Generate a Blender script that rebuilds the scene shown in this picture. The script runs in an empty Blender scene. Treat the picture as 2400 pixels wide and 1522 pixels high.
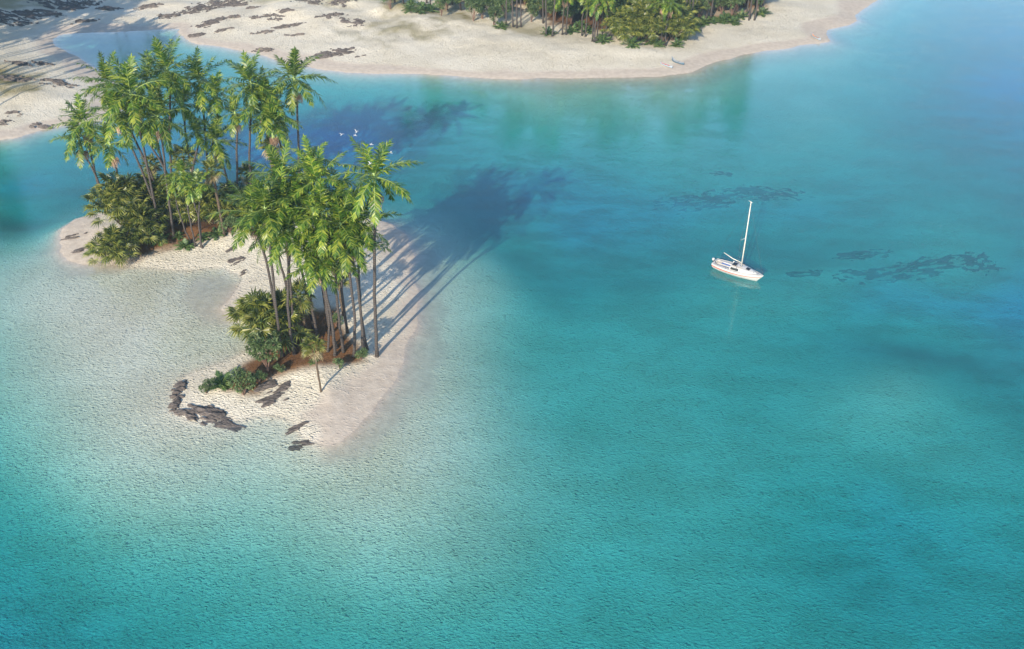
import bpy, math, random
import numpy as np
from mathutils import Vector, Matrix

sc = bpy.context.scene
col = sc.collection
R = math.radians
random.seed(7)

# ------------------------------------------------------------------ camera geometry
H = 50.0
PITCH = R(34.0)
F = 2091.0          # focal length in pixels of a 2400 px wide frame
CX, CY = 1200.0, 761.0
SP, CP = math.sin(PITCH), math.cos(PITCH)

def ray(px, py):
    u = (px - CX) / F; v = (py - CY) / F
    return np.array([u, CP - v * SP, -(SP + v * CP)])

def flat(px, py, z=0.0):
    d = ray(px, py); t = (H - z) / -d[2]
    return d[0] * t, d[1] * t

SUN_AZ, SUN_EL = R(21.0), R(25.0)      # shadows run this much right of +Y

# ------------------------------------------------------------------ numpy noise
def _hash(ix, iy, s):
    n = (ix.astype(np.int64) * 374761393 + iy.astype(np.int64) * 668265263 + s * 974634777) & 0x7fffffff
    n = ((n ^ (n >> 13)) * 1274126177) & 0x7fffffff
    n = n ^ (n >> 16)
    return (n & 0xffff) / 65535.0

def vnoise(x, y, s=0):
    x = np.asarray(x, float); y = np.asarray(y, float)
    ix = np.floor(x); iy = np.floor(y); fx = x - ix; fy = y - iy
    fx = fx * fx * (3 - 2 * fx); fy = fy * fy * (3 - 2 * fy)
    a = _hash(ix, iy, s); b = _hash(ix + 1, iy, s); c = _hash(ix, iy + 1, s); d = _hash(ix + 1, iy + 1, s)
    return (a + (b - a) * fx) * (1 - fy) + (c + (d - c) * fx) * fy

def fbm(x, y, s=0, o=4):
    r = 0; a = .5; t = 0
    for k in range(o):
        r = r + a * vnoise(x * 2 ** k + 17.3 * k, y * 2 ** k - 9.1 * k, s + k); t += a; a *= .5
    return r / t

def sstep(e0, e1, x):
    t = np.clip((x - e0) / (e1 - e0), 0, 1); return t * t * (3 - 2 * t)

# ------------------------------------------------------------------ coastlines
def W(pts): return [flat(*p) for p in pts]

ISLAND = W([(137, 590), (140, 562), (150, 538), (185, 512), (240, 494), (330, 484), (430, 480), (520, 484), (600, 492),
            (690, 500), (790, 506), (880, 512), (925, 528), (958, 560), (975, 600), (968, 650), (972, 700), (973, 770),
            (958, 835), (925, 900), (885, 950), (835, 1000), (800, 1032), (762, 1040), (705, 1020), (672, 985), (600, 972), (560, 985),
            (500, 985), (440, 980), (402, 962), (404, 920), (425, 890), (480, 868), (545, 845), (600, 815), (625, 780),
            (600, 755), (550, 748), (520, 722), (535, 690), (560, 655), (520, 632), (440, 636), (360, 622), (280, 622), (200, 622), (160, 612)])
FAR = [(-900, 60), (-230, 62)] + W([(-420, 430), (-200, 372), (0, 328), (45, 324), (100, 306), (160, 294), (230, 286), (285, 262), (305, 232), (285, 200), (240, 172),
        (200, 146), (172, 131), (132, 108), (130, 92), (150, 80), (190, 77), (250, 76), (330, 73), (412, 70), (432, 90), (462, 103), (520, 112),
        (600, 127), (650, 142), (700, 156), (760, 166), (840, 172), (920, 174), (1000, 176), (1100, 181), (1200, 186), (1300, 183), (1400, 182),
        (1500, 181), (1560, 179), (1620, 170), (1680, 146), (1740, 128), (1800, 119), (1880, 108), (1920, 104), (1942, 96), (1938, 81),
        (1945, 70), (1990, 60), (2012, 46), (2004, 35), (2030, 20), (2058, 3), (2085, -18)]) + [(118, 250), (160, 330), (200, 900), (-900, 900)]

def sdf(poly, x, y):
    """signed distance, positive inside"""
    x = np.asarray(x, float); y = np.asarray(y, float)
    d = np.full(x.shape, 1e18); inside = np.zeros(x.shape, bool)
    n = len(poly)
    for i in range(n):
        x0, y0 = poly[i]; x1, y1 = poly[(i + 1) % n]
        ex, ey = x1 - x0, y1 - y0
        t = np.clip(((x - x0) * ex + (y - y0) * ey) / (ex * ex + ey * ey + 1e-12), 0, 1)
        dx = x - x0 - t * ex; dy = y - y0 - t * ey
        d = np.minimum(d, dx * dx + dy * dy)
        if y0 != y1:
            c = ((y0 > y) != (y1 > y)) & (x < ex * (y - y0) / ey + x0)
            inside ^= c
    d = np.sqrt(d)
    return np.where(inside, d, -d)

DEPTH = [(100, 1450, 2.7), (0, 1200, 1.9), (300, 1120, .55), (380, 1230, .9), (130, 1060, .8), (20, 950, .8), (20, 780, .5), (560, 1240, .9), (150, 920, .36), (260, 760, .07), (90, 660, .22), (400, 820, .10), (350, 700, .05), (420, 1040, .22), (0, 560, 1.1), (40, 460, 7.5), (130, 400, 4), (30, 370, 2.5), (330, 950, .14),
         (600, 1130, .55), (800, 1150, .38), (450, 1300, 1.25), (700, 1450, 1.7), (1000, 1300, 1.0), (900, 1060, .3), (1010, 900, .35), (1080, 760, .6), (1200, 1000, 1.35), (1200, 800, 1.6),
         (1050, 620, .55), (1000, 530, .9), (1150, 640, 1.0), (1400, 1300, 1.8), (1700, 1400, 2.1), (2000, 1450, 2.3), (2350, 1450, 2.6), (1700, 1100, 2.3), (2050, 1180, 3.3), (1850, 1040, 2.6),
         (2350, 1000, 2.6), (2120, 860, 1.7), (1960, 930, 2.1), (2250, 600, 2.3), (1500, 800, 2.1), (1800, 850, 2.6), (2370, 720, 5.0), (2180, 720, 4.4), (2000, 680, 4.4), (1900, 540, 4.2), (2250, 480, 2.6), (1700, 560, 2.8), (1330, 570, 4.6), (1450, 640, 2.6), (1560, 505, 5.2), (1720, 470, 4.2), (1800, 340, 1.7), (1650, 380, 2.2),
         (1500, 360, 2.6), (2100, 470, 2.9), (2300, 350, 3.4), (1950, 620, 2.2), (2350, 190, 6), (2150, 100, 3.4), (2380, 40, 4), (650, 320, 7), (850, 340, 8), (760, 230, 3.5),
         (1050, 420, 3.5), (1200, 460, 4), (600, 180, 1.6), (450, 300, 6), (300, 110, 1.5), (220, 120, 1.2), (400, 150, 2.2), (1300, 240, 1.0), (1600, 230, 1.0), (1850, 180, 1.3), (2000, 110, 1.6), (1000, 290, 4.0), (300, 400, 6),
         (1750, 250, 2.2), (1400, 300, 2.2), (1150, 540, 2.4)]
def _warp(x, y):
    y = np.maximum(np.asarray(y, float), 24.0); zc = y * CP + H * SP; yc = H * CP - y * SP
    return np.clip(F * x / zc / 1000, -1.45, 1.45), np.clip(F * yc / zc / 1000, -.84, .84)
_pp = np.array([flat(a, b) for a, b, c in DEPTH]); _pu, _pv = _warp(_pp[:, 0], _pp[:, 1]); _C2 = .10 ** 2
def _phi(du, dv): return np.sqrt(du * du + (dv * 1.25) ** 2 + _C2)
_A = _phi(_pu[:, None] - _pu[None], _pv[:, None] - _pv[None]) - np.eye(len(_pu)) * .012
_lv = np.log(np.array([c * (1.25 if b > 1120 else 1) for a, b, c in DEPTH])); _lm = _lv.mean(); _wt = np.linalg.solve(_A, _lv - _lm)

def depth_target(x, y):
    u, v = _warp(x, y); r_ = np.zeros(np.shape(x))
    for k in range(len(_pu)): r_ = r_ + _wt[k] * _phi(u - _pu[k], v - _pv[k])
    d = np.clip(np.exp(r_ + _lm), .04, 8.5)
    far = np.hypot(x, np.asarray(y) - 110)
    return d * (1 - sstep(150, 400, far)) + 14 * sstep(150, 400, far)

def height(x, y):
    x = np.asarray(x, float); y = np.asarray(y, float)
    wx = x + 1.6 * (fbm(x / 5, y / 5, 3, 3) - .5); wy = y + 1.6 * (fbm(x / 5, y / 5, 31, 3) - .5)
    di = sdf(ISLAND, wx, wy); df = sdf(FAR, wx, wy)
    hi = .42 * (1 - np.exp(-np.maximum(di, 0) / 3.2)) + .7 * sstep(2.5, 9, di) + .35 * (fbm(x / 4, y / 4, 9, 3) - .5) * sstep(1, 5, di)
    left = 1 - sstep(-60, 0, x)
    dun = (fbm(x / 22, y / 16, 5, 4) - .42)
    hf = .5 * (1 - np.exp(-np.maximum(df, 0) / 3.5)) + .03 * np.clip(df - 3, 0, 60) + dun * sstep(3, 26, df) * (3.2 + 5.5 * left) \
        + .5 * (fbm(x / 5, y / 4, 19, 3) - .5) * sstep(3, 12, df)
    hf = np.maximum(hf, .35 * (1 - np.exp(-np.maximum(df, 0) / 3.5)) + .06 * sstep(3, 10, df))
    out = np.minimum(-di, -df)
    o = np.maximum(out, 0)
    D = depth_target(x, y) * (.84 + .32 * fbm(x / 16, y / 11, 40, 2))
    shal = 1 - np.exp(-o / (2.2 + 4 * sstep(.5, 5, D) + 3.0 * sstep(112, 130, y) * sstep(-60, -40, x)))
    hw = -D * shal - .04 * sstep(0, 1, o)
    h = np.where(di > 0, hi, np.where(df > 0, hf, hw))
    return h

def hgt(x, y): return float(height(np.array([x]), np.array([y]))[0])

def ground(px, py, dz=0):
    z = 0.0
    for _ in range(6):
        x, y = flat(px, py, z); z = .5 * z + .5 * hgt(x, y)
    x, y = flat(px, py, z)
    return x, y, hgt(x, y)

def above(base, px, py):
    """point in the plane y = base.y seen at pixel px, py"""
    d = ray(px, py); t = base[1] / d[1]
    return d[0] * t, base[1], H + d[2] * t

# ------------------------------------------------------------------ object helpers
def tag(o, label=None, cat=None, group=None, kind=None):
    if label: o['label'] = label
    if cat: o['category'] = cat
    if group: o['group'] = group
    if kind: o['kind'] = kind
    return o

def empty(name, loc, label=None, cat=None, group=None, rz=0):
    o = bpy.data.objects.new(name, None); col.objects.link(o)
    o.empty_display_size = .3
    o.location = loc; o.rotation_euler = (0, 0, rz)
    return tag(o, label, cat, group)

class MB:
    def __init__(s): s.v = []; s.f = []; s.m = []
    def add(s, vs, fs, mi=0):
        b = len(s.v); s.v.extend([tuple(p) for p in vs]); s.f.extend([tuple(b + i for i in f) for f in fs]); s.m.extend([mi] * len(fs))
    def tube(s, pts, rad, n=8, mi=0, cap=True):
        pts = [Vector(p) for p in pts]; vs = []; up = Vector((.31, .77, .55))
        for i, p in enumerate(pts):
            d = (pts[min(i + 1, len(pts) - 1)] - pts[max(i - 1, 0)]).normalized()
            a = d.cross(up)
            if a.length < .05: a = d.cross(Vector((1, 0, 0)))
            a.normalize(); b = d.cross(a)
            r = rad[i] if hasattr(rad, '__len__') else rad
            for k in range(n):
                t = 2 * math.pi * k / n
                vs.append(p + a * (r * math.cos(t)) + b * (r * math.sin(t)))
        fs = []
        for i in range(len(pts) - 1):
            for k in range(n):
                fs.append((i * n + k, i * n + (k + 1) % n, (i + 1) * n + (k + 1) % n, (i + 1) * n + k))
        if cap:
            fs.append(tuple(range(n))[::-1]); fs.append(tuple((len(pts) - 1) * n + k for k in range(n)))
        s.add(vs, fs, mi)
    def box(s, c, sz, mi=0, rz=0, taper=1.0):
        x, y, z = sz[0] / 2, sz[1] / 2, sz[2] / 2; vs = []
        for dz in (-1, 1):
            q = 1 if dz < 0 else taper
            for dx, dy in ((-1, -1), (1, -1), (1, 1), (-1, 1)):
                X, Y = dx * x * q, dy * y * q
                vs.append((c[0] + X * math.cos(rz) - Y * math.sin(rz), c[1] + X * math.sin(rz) + Y * math.cos(rz), c[2] + dz * z))
        s.add(vs, [(3, 2, 1, 0), (4, 5, 6, 7), (0, 1, 5, 4), (1, 2, 6, 5), (2, 3, 7, 6), (3, 0, 4, 7)], mi)
    def mesh(s, name, mats, smooth=False):
        me = bpy.data.meshes.new(name); me.from_pydata(s.v, [], s.f)
        for m in (mats if isinstance(mats, (list, tuple)) else [mats]): me.materials.append(m)
        me.polygons.foreach_set('material_index', s.m)
        if smooth: me.polygons.foreach_set('use_smooth', [True] * len(me.polygons))
        me.update(); return me
    def build(s, name, mats, parent=None, smooth=False, bevel=0):
        o = put(name, s.mesh(name, mats, smooth), parent)
        if bevel:
            b = o.modifiers.new('bevel', 'BEVEL'); b.width = bevel; b.segments = 2; b.limit_method = 'ANGLE'
        return o

def put(name, me, parent=None, loc=(0, 0, 0), rz=0, scale=1):
    o = bpy.data.objects.new(name, me); col.objects.link(o)
    o.parent = parent; o.location = loc; o.rotation_euler = (0, 0, rz)
    o.scale = (scale, scale, scale) if not hasattr(scale, '__len__') else scale
    return o

# ------------------------------------------------------------------ materials
def mat(name):
    m = bpy.data.materials.new(name); m.use_nodes = True; nt = m.node_tree; nt.nodes.clear()
    return m, nt, nt.nodes.new, nt.links.new

def setin(n, **k):
    for a, b in k.items(): n.inputs[a.replace('_', ' ')].default_value = b

def paint(name, c, rough=.4, spec=.5, metal=0, var=.06):
    m, nt, N, L = mat(name)
    out = N('ShaderNodeOutputMaterial'); b = N('ShaderNodeBsdfPrincipled'); L(b.outputs[0], out.inputs[0])
    tc = N('ShaderNodeTexCoord'); no = N('ShaderNodeTexNoise'); L(tc.outputs['Object'], no.inputs['Vector'])
    no.inputs['Scale'].default_value = 6; no.inputs['Detail'].default_value = 5
    mx = N('ShaderNodeMix'); mx.data_type = 'RGBA'; L(no.outputs[0], mx.inputs[0])
    mx.inputs[6].default_value = (*[q * (1 - var) for q in c], 1); mx.inputs[7].default_value = (*[min(1, q * (1 + var)) for q in c], 1)
    L(mx.outputs[2], b.inputs['Base Color'])
    b.inputs['Roughness'].default_value = rough; b.inputs['Metallic'].default_value = metal
    b.inputs['Specular IOR Level'].default_value = spec
    return m

def leafmat(name, c1, c2, c3, trans=.25, rough=.45):
    m, nt, N, L = mat(name)
    out = N('ShaderNodeOutputMaterial'); b = N('ShaderNodeBsdfPrincipled')
    g = N('ShaderNodeNewGeometry'); r = N('ShaderNodeValToRGB'); L(g.outputs['Random Per Island'], r.inputs[0])
    e = r.color_ramp.elements; e[0].color = (*c1, 1); e[1].color = (*c3, 1); e[1].position = 1.0
    k = r.color_ramp.elements.new(.55); k.color = (*c2, 1)
    oi = N('ShaderNodeObjectInfo'); hs = N('ShaderNodeHueSaturation'); L(r.outputs[0], hs.inputs['Color'])
    mr = N('ShaderNodeMapRange'); L(oi.outputs['Random'], mr.inputs[0]); mr.inputs[3].default_value = .8; mr.inputs[4].default_value = 1.18
    L(mr.outputs[0], hs.inputs['Value'])
    L(hs.outputs[0], b.inputs['Base Color']); b.inputs['Roughness'].default_value = rough; b.inputs['Specular IOR Level'].default_value = .4
    t = N('ShaderNodeBsdfTranslucent'); hs2 = N('ShaderNodeHueSaturation'); L(hs.outputs[0], hs2.inputs['Color'])
    hs2.inputs['Hue'].default_value = .48; hs2.inputs['Value'].default_value = 1.5; L(hs2.outputs[0], t.inputs[0])
    mx = N('ShaderNodeMixShader'); mx.inputs[0].default_value = trans; L(b.outputs[0], mx.inputs[1]); L(t.outputs[0], mx.inputs[2])
    L(mx.outputs[0], out.inputs[0]); return m

M_leaf = leafmat('palm_leaf', (.022, .07, .012), (.10, .195, .02), (.34, .385, .055), .22, .38)
M_ros = leafmat('spiky_leaf', (.03, .075, .025), (.06, .12, .04), (.14, .2, .07), .15, .45)
M_rach = paint('leaf_stalk', (.22, .30, .08), .5)
M_shaft = paint('crownshaft', (.30, .42, .15), .45, var=.15)
M_flower = leafmat('flower_strand', (.40, .25, .17), (.55, .38, .27), (.62, .46, .35), .15, .8)
M_fan = leafmat('fan_leaf', (.035, .06, .012), (.11, .14, .022), (.30, .30, .07), .15, .35)
M_dead = leafmat('dead_leaf', (.20, .15, .07), (.33, .27, .14), (.45, .38, .22), .1, .6)
M_bush = leafmat('bush_leaf', (.06, .11, .04), (.12, .19, .07), (.24, .30, .14), .25, .5)
M_stem = paint('red_stem', (.20, .12, .09), .85, var=.3)

def bark(name, a, b_):
    m, nt, N, L = mat(name)
    out = N('ShaderNodeOutputMaterial'); b = N('ShaderNodeBsdfPrincipled'); L(b.outputs[0], out.inputs[0])
    tc = N('ShaderNodeTexCoord'); mp = N('ShaderNodeMapping'); L(tc.outputs['Object'], mp.inputs[0]); mp.inputs['Scale'].default_value = (1, 1, 1)
    w = N('ShaderNodeTexWave'); w.bands_direction = 'Z'; L(mp.outputs[0], w.inputs[0]); setin(w, Scale=1.6, Distortion=1.6, Detail=3.0)
    no = N('ShaderNodeTexNoise'); L(tc.outputs['Object'], no.inputs['Vector']); setin(no, Scale=2.2, Detail=6.0)
    mu = N('ShaderNodeMath'); mu.operation = 'MULTIPLY'; L(w.outputs['Fac'], mu.inputs[0]); L(no.outputs[0], mu.inputs[1])
    mx = N('ShaderNodeMix'); mx.data_type = 'RGBA'; L(mu.outputs[0], mx.inputs[0]); mx.inputs[6].default_value = (*a, 1); mx.inputs[7].default_value = (*b_, 1)
    L(mx.outputs[2], b.inputs['Base Color']); b.inputs['Roughness'].default_value = .85
    bp = N('ShaderNodeBump'); L(w.outputs['Fac'], bp.inputs['Height']); bp.inputs['Distance'].default_value = .03; L(bp.outputs[0], b.inputs['Normal'])
    return m
M_bark = bark('palm_bark', (.05, .042, .04), (.15, .125, .115))
M_fibre = bark('fibre_bark', (.07, .05, .035), (.22, .16, .11))

# ------------------------------------------------------------------ terrain
def axis(lo, hi, fine, outer):
    pass

def coords(segs):
    out = [segs[0][0]]
    for lo, hi, st in segs:
        n = max(1, int(round((hi - lo) / st))); out.extend(list(lo + (hi - lo) * (np.arange(n) + 1) / n))
    return np.array(out)

def grid_mesh(name, xs, ys, zf):
    X, Y = np.meshgrid(xs, ys); Z = zf(X.ravel(), Y.ravel())
    co = np.stack([X.ravel(), Y.ravel(), Z], 1).astype(np.float32)
    nx, ny = len(xs), len(ys)
    i = np.arange((ny - 1) * (nx - 1)); r = i // (nx - 1); c = i % (nx - 1); b = r * nx + c
    q = np.stack([b, b + 1, b + nx + 1, b + nx], 1).astype(np.int32)
    me = bpy.data.meshes.new(name)
    me.vertices.add(len(co)); me.vertices.foreach_set('co', co.ravel())
    me.loops.add(q.size); me.loops.foreach_set('vertex_index', q.ravel())
    me.polygons.add(len(q)); me.polygons.foreach_set('loop_start', np.arange(len(q), dtype=np.int32) * 4)
    me.polygons.foreach_set('loop_total', np.full(len(q), 4, np.int32))
    me.polygons.foreach_set('use_smooth', np.ones(len(q), bool))
    me.update(calc_edges=True)
    return me, X.ravel(), Y.ravel(), Z

XS = coords([(-3200, -400, 280), (-400, -150, 12), (-150, -46, .8), (-46, 2, .22), (2, 45, .6), (45, 130, .9), (130, 400, 15), (400, 3200, 280)])
YS = coords([(-600, 0, 60), (0, 30, 3), (30, 50, .45), (50, 105, .22), (105, 215, .6), (215, 300, 3), (300, 3200, 240)])

soil_polys = [W([(310, 612), (300, 560), (330, 505), (420, 490), (560, 490), (620, 510), (600, 540), (540, 560), (480, 575), (400, 592)]),
              W([(505, 905), (540, 880), (600, 845), (640, 790), (690, 745), (740, 735), (790, 750), (810, 790), (850, 820), (855, 850),
                 (800, 862), (745, 872), (690, 880), (640, 890), (610, 925), (570, 932), (530, 928)])]
far_soil = W([(960, 5), (1100, 12), (1180, 38), (1260, 42), (1300, 72), (1390, 82), (1440, 98), (1560, 108), (1600, 98), (1600, 78), (1680, 58), (1740, 42),
              (1790, 36), (1800, 10), (1790, -60), (1500, -90), (1000, -80), (900, -60), (880, -10)])
moss_polys = [(W([(880, 10), (960, 20), (990, 45), (1060, 30), (1090, 52), (1120, 72), (1060, 78), (1000, 62), (940, 55), (880, 30), (840, -30)]), 1.0),
              (W([(850, 75), (930, 62), (990, 85), (1050, 100), (980, 108), (900, 95)]), .55), (W([(1180, 70), (1260, 68), (1320, 90), (1260, 100), (1190, 92)]), .5),
              (W([(800, 85), (850, 105), (890, 115), (830, 112)]), .4), (W([(720, -10), (860, 15), (850, 50), (760, 40)]), .45), (W([(560, -20), (720, -20), (740, 20), (600, 30)]), .4), (W([(-60, 150), (40, 175), (100, 200), (60, 235), (-40, 235)]), .8), (W([(-60, -20), (130, -10), (110, 40), (-40, 50)]), .6)]
smooth_polys = [W([(880, 500), (960, 520), (1050, 600), (1040, 700), (1045, 800), (1000, 900), (930, 1000), (830, 1080), (740, 1075), (740, 1010), (725, 965), (760, 925),
                   (815, 900), (860, 860), (900, 820), (930, 760), (950, 700), (940, 640), (900, 600), (860, 560)]),
                W([(85, 600), (120, 540), (160, 510), (250, 500), (250, 560), (330, 612), (280, 640), (150, 645)]),
                W([(425, 700), (440, 660), (480, 640), (540, 640), (575, 660), (560, 700), (540, 760), (470, 760)])]

def soft(poly, X, Y, w, s, wob=2.0):
    return sstep(-w, w, sdf(poly, X + wob * (fbm(X / 2.5, Y / 2.5, s, 4) - .5), Y + wob * (fbm(X / 2.5, Y / 2.5, s + 50, 4) - .5)))

me, X, Y, Z = grid_mesh('beach_terrain', XS, YS, height)
soil = np.zeros(len(X)); moss = np.zeros(len(X)); sm = np.zeros(len(X))
near = (np.abs(X) < 260) & (Y > 20) & (Y < 330)
x_, y_, z_ = X[near], Y[near], Z[near]
s_ = np.maximum(soft(soil_polys[0], x_, y_, 1.0, 5), soft(soil_polys[1], x_, y_, .8, 6))
s_ = np.maximum(s_, soft(far_soil, x_, y_, 1.6, 7, 6) * (.55 + .45 * sstep(.3, .5, fbm(x_ / 7, y_ / 7, 66, 3))))
m_ = 0
for p, a in moss_polys: m_ = np.maximum(m_, min(1, a * 1.35) * soft(p, x_, y_, 2.5, 8, 9) * (.4 + .6 * sstep(.3, .6, fbm(x_ / 4, y_ / 3, 12, 3))))
w_ = 0
for p in smooth_polys: w_ = np.maximum(w_, soft(p, x_, y_, 1.0, 9, 2.5))
dfar = sdf(FAR, x_ + 2.2 * (fbm(x_ / 6, y_ / 6, 21, 3) - .5), y_ + 3 * (fbm(x_ / 6, y_ / 6, 22, 3) - .5))
w_ = np.maximum(w_, sstep(-7, -3, dfar) * (1 - sstep(3.2, 4.8, dfar + 4.5 * (fbm(x_ / 12, y_ / 9, 23, 2) - .5))))
soil[near], moss[near], sm[near] = s_, m_, w_
for nm, arr in (('soil', soil), ('moss', moss), ('wet', sm)):
    at = me.attributes.new(nm, 'FLOAT', 'POINT'); at.data.foreach_set('value', arr.astype(np.float32))

m, nt, N, L = mat('sand')
out = N('ShaderNodeOutputMaterial'); b = N('ShaderNodeBsdfPrincipled'); L(b.outputs[0], out.inputs[0])
b.inputs['Roughness'].default_value = .9; b.inputs['Specular IOR Level'].default_value = .15
tc = N('ShaderNodeTexCoord')
def noise(vec, scale, detail=4, rough=.55, dist=0.0, nt_='FBM'):
    n = N('ShaderNodeTexNoise'); L(vec, n.inputs['Vector']); setin(n, Scale=scale, Detail=detail, Roughness=rough, Distortion=dist); return n.outputs[0]
def mapping(vec, sc_, rot=(0, 0, 0)):
    n = N('ShaderNodeMapping'); L(vec, n.inputs[0]); n.inputs['Scale'].default_value = sc_; n.inputs['Rotation'].default_value = rot; return n.outputs[0]
def mrange(v, a, b_, c=0, d=1):
    n = N('ShaderNodeMapRange'); n.interpolation_type = 'SMOOTHSTEP'; L(v, n.inputs[0]); n.inputs[1].default_value = a; n.inputs[2].default_value = b_; n.inputs[3].default_value = c; n.inputs[4].default_value = d; return n.outputs[0]
def math_(op, a, b_=None, clamp=False):
    n = N('ShaderNodeMath'); n.operation = op; n.use_clamp = clamp
    for i, q in enumerate((a, b_)):
        if q is None: continue
        if isinstance(q, (int, float)): n.inputs[i].default_value = q
        else: L(q, n.inputs[i])
    return n.outputs[0]
def mixc(f, a, b_):
    n = N('ShaderNodeMix'); n.data_type = 'RGBA'
    if isinstance(f, (int, float)): n.inputs[0].default_value = f
    else: L(f, n.inputs[0])
    for i, q in ((6, a), (7, b_)):
        if isinstance(q, tuple): n.inputs[i].default_value = (*q, 1)
        else: L(q, n.inputs[i])
    return n.outputs[2]
def attr(nm):
    n = N('ShaderNodeAttribute'); n.attribute_name = nm; return n.outputs['Fac']
P = tc.outputs['Object']
aw, aso, amo = attr('wet'), attr('soil'), attr('moss')
big = noise(P, .12, 3); fine = noise(P, 9, 2, .7); mid = noise(P, 1.3, 3)
dry = mixc(mrange(big, .3, .7), (.70, .635, .51), (.80, .74, .62))
dry = mixc(mrange(mid, .58, .8, 0, .4), dry, (.52, .46, .35))
dry = mixc(mrange(fine, .62, .8, 0, .35), dry, (.35, .31, .25))
wet = mixc(mrange(mid, .3, .7), (.52, .445, .37), (.61, .53, .445))
c = mixc(aw, dry, wet)
c = mixc(amo, c, mixc(mid, (.20, .17, .06), (.36, .31, .16)))
so = mixc(mrange(fine, .3, .7), (.10, .048, .022), (.25, .13, .062))
c = mixc(aso, c, so)
L(c, b.inputs['Base Color'])
def dashes(vec, sx, sy, rot, scale, wob, lo, hi, seed):
    """short irregular bumps: stretched, wobbly voronoi cells thinned out by a noise mask"""
    o = N('ShaderNodeVectorMath'); o.operation = 'ADD'; L(vec, o.inputs[0]); o.inputs[1].default_value = (seed, seed * 1.7, 0)
    nn = N('ShaderNodeTexNoise'); L(o.outputs[0], nn.inputs['Vector']); setin(nn, Scale=scale * 1.3, Detail=1.0)
    sb = N('ShaderNodeVectorMath'); sb.operation = 'SUBTRACT'; L(nn.outputs['Color'], sb.inputs[0]); sb.inputs[1].default_value = (.5, .5, .5)
    sc2 = N('ShaderNodeVectorMath'); sc2.operation = 'SCALE'; L(sb.outputs[0], sc2.inputs[0]); sc2.inputs['Scale'].default_value = wob / scale
    ad = N('ShaderNodeVectorMath'); ad.operation = 'ADD'; L(o.outputs[0], ad.inputs[0]); L(sc2.outputs[0], ad.inputs[1])
    v = N('ShaderNodeTexVoronoi'); L(mapping(ad.outputs[0], (sx, sy, 1), (0, 0, R(rot))), v.inputs['Vector']); setin(v, Scale=scale)
    return math_('MULTIPLY', mrange(v.outputs['Distance'], .08, .5, 1, 0), mrange(noise(o.outputs[0], scale * .7, 1, .5), lo, hi))
h1 = math_('ADD', math_('MULTIPLY', dashes(P, 1.0, 2.2, 10, 2.2, 1.0, .36, .60, 3.0), .95), math_('MULTIPLY', mrange(noise(mapping(P, (1, 1.8, 1), (0, 0, R(14))), 3.4, 3, .65), .42, .68), .42))
hb = math_('MULTIPLY', h1, math_('SUBTRACT', 1.0, math_('MULTIPLY', math_('MAXIMUM', aw, aso), .86)))
hb = math_('ADD', hb, math_('MULTIPLY', fine, .05))
hb = math_('ADD', hb, math_('MULTIPLY', mid, .35))
bp = N('ShaderNodeBump'); L(hb, bp.inputs['Height']); bp.inputs['Distance'].default_value = .18; bp.inputs['Strength'].default_value = .9
L(bp.outputs[0], b.inputs['Normal'])
M_sand = m
me.materials.append(M_sand)
tag(put('ground', me), 'white rippled sand of beach, island and seabed', kind='structure')

# ------------------------------------------------------------------ rock outcrops
m, nt, N, L = mat('dark_rock')
out = N('ShaderNodeOutputMaterial'); b = N('ShaderNodeBsdfPrincipled'); L(b.outputs[0], out.inputs[0]); b.inputs['Roughness'].default_value = .85
tc = N('ShaderNodeTexCoord'); P = tc.outputs['Object']
n1 = noise(mapping(P, (1, 2.6, 1), (0, 0, R(30))), 2.2, 7, .7, .5)
L(mixc(mrange(n1, .3, .75), (.06, .052, .05), (.24, .20, .18)), b.inputs['Base Color'])
bp = N('ShaderNodeBump'); L(n1, bp.inputs['Height']); bp.inputs['Distance'].default_value = .25; L(bp.outputs[0], b.inputs['Normal'])
M_rock = m

def rock(px, py, wx, wy, ang, label, seed, name='rock_outcrop', lift=.0, thr=.5, group=None, cat='rock', hi=.30):
    cx, cy, cz = ground(px, py)
    n = 46
    u = np.linspace(-1, 1, n); U, V = np.meshgrid(u, u); U = U.ravel(); V = V.ravel()
    ca, sa = math.cos(R(ang)), math.sin(R(ang))
    X = cx + U * wx * ca - V * wy * sa; Y = cy + U * wx * sa + V * wy * ca
    nz = .5 * fbm(U * wx / 1.5 + seed * 7.7, V * wy / .5 + seed * 3.1, seed, 4) + .5 * fbm(U * wx / .7 + V * wy / .9, V * wy / .28 + seed, seed + 9, 3)
    fall = np.clip(1 - np.hypot(U, V) ** 2.2, -1, 1)
    e = 1.35 * (nz - .5) + .5 - thr + .26 * fall - .2
    Z = height(X, Y) + np.where(e > 0, hi * np.sqrt(np.maximum(e, 0)) * 1.2, e * 1.5 - .03) + lift
    me = bpy.data.meshes.new(name)
    vs = np.stack([X - cx, Y - cy, Z - cz], 1)
    keep = e > -.12
    fs = []
    for r in range(n - 1):
        for c_ in range(n - 1):
            b0 = r * n + c_
            q = (b0, b0 + 1, b0 + n + 1, b0 + n)
            if any(keep[k] for k in q): fs.append(q)
    used = sorted({k for f in fs for k in f}); mp = {k: i for i, k in enumerate(used)}
    me.from_pydata([tuple(vs[k]) for k in used], [], [tuple(mp[k] for k in f) for f in fs])
    me.materials.append(M_rock)
    me.polygons.foreach_set('use_smooth', [True] * len(me.polygons)); me.update()
    o = put(name, me, None, (cx, cy, cz)); tag(o, label, cat, group)
    return o

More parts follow.
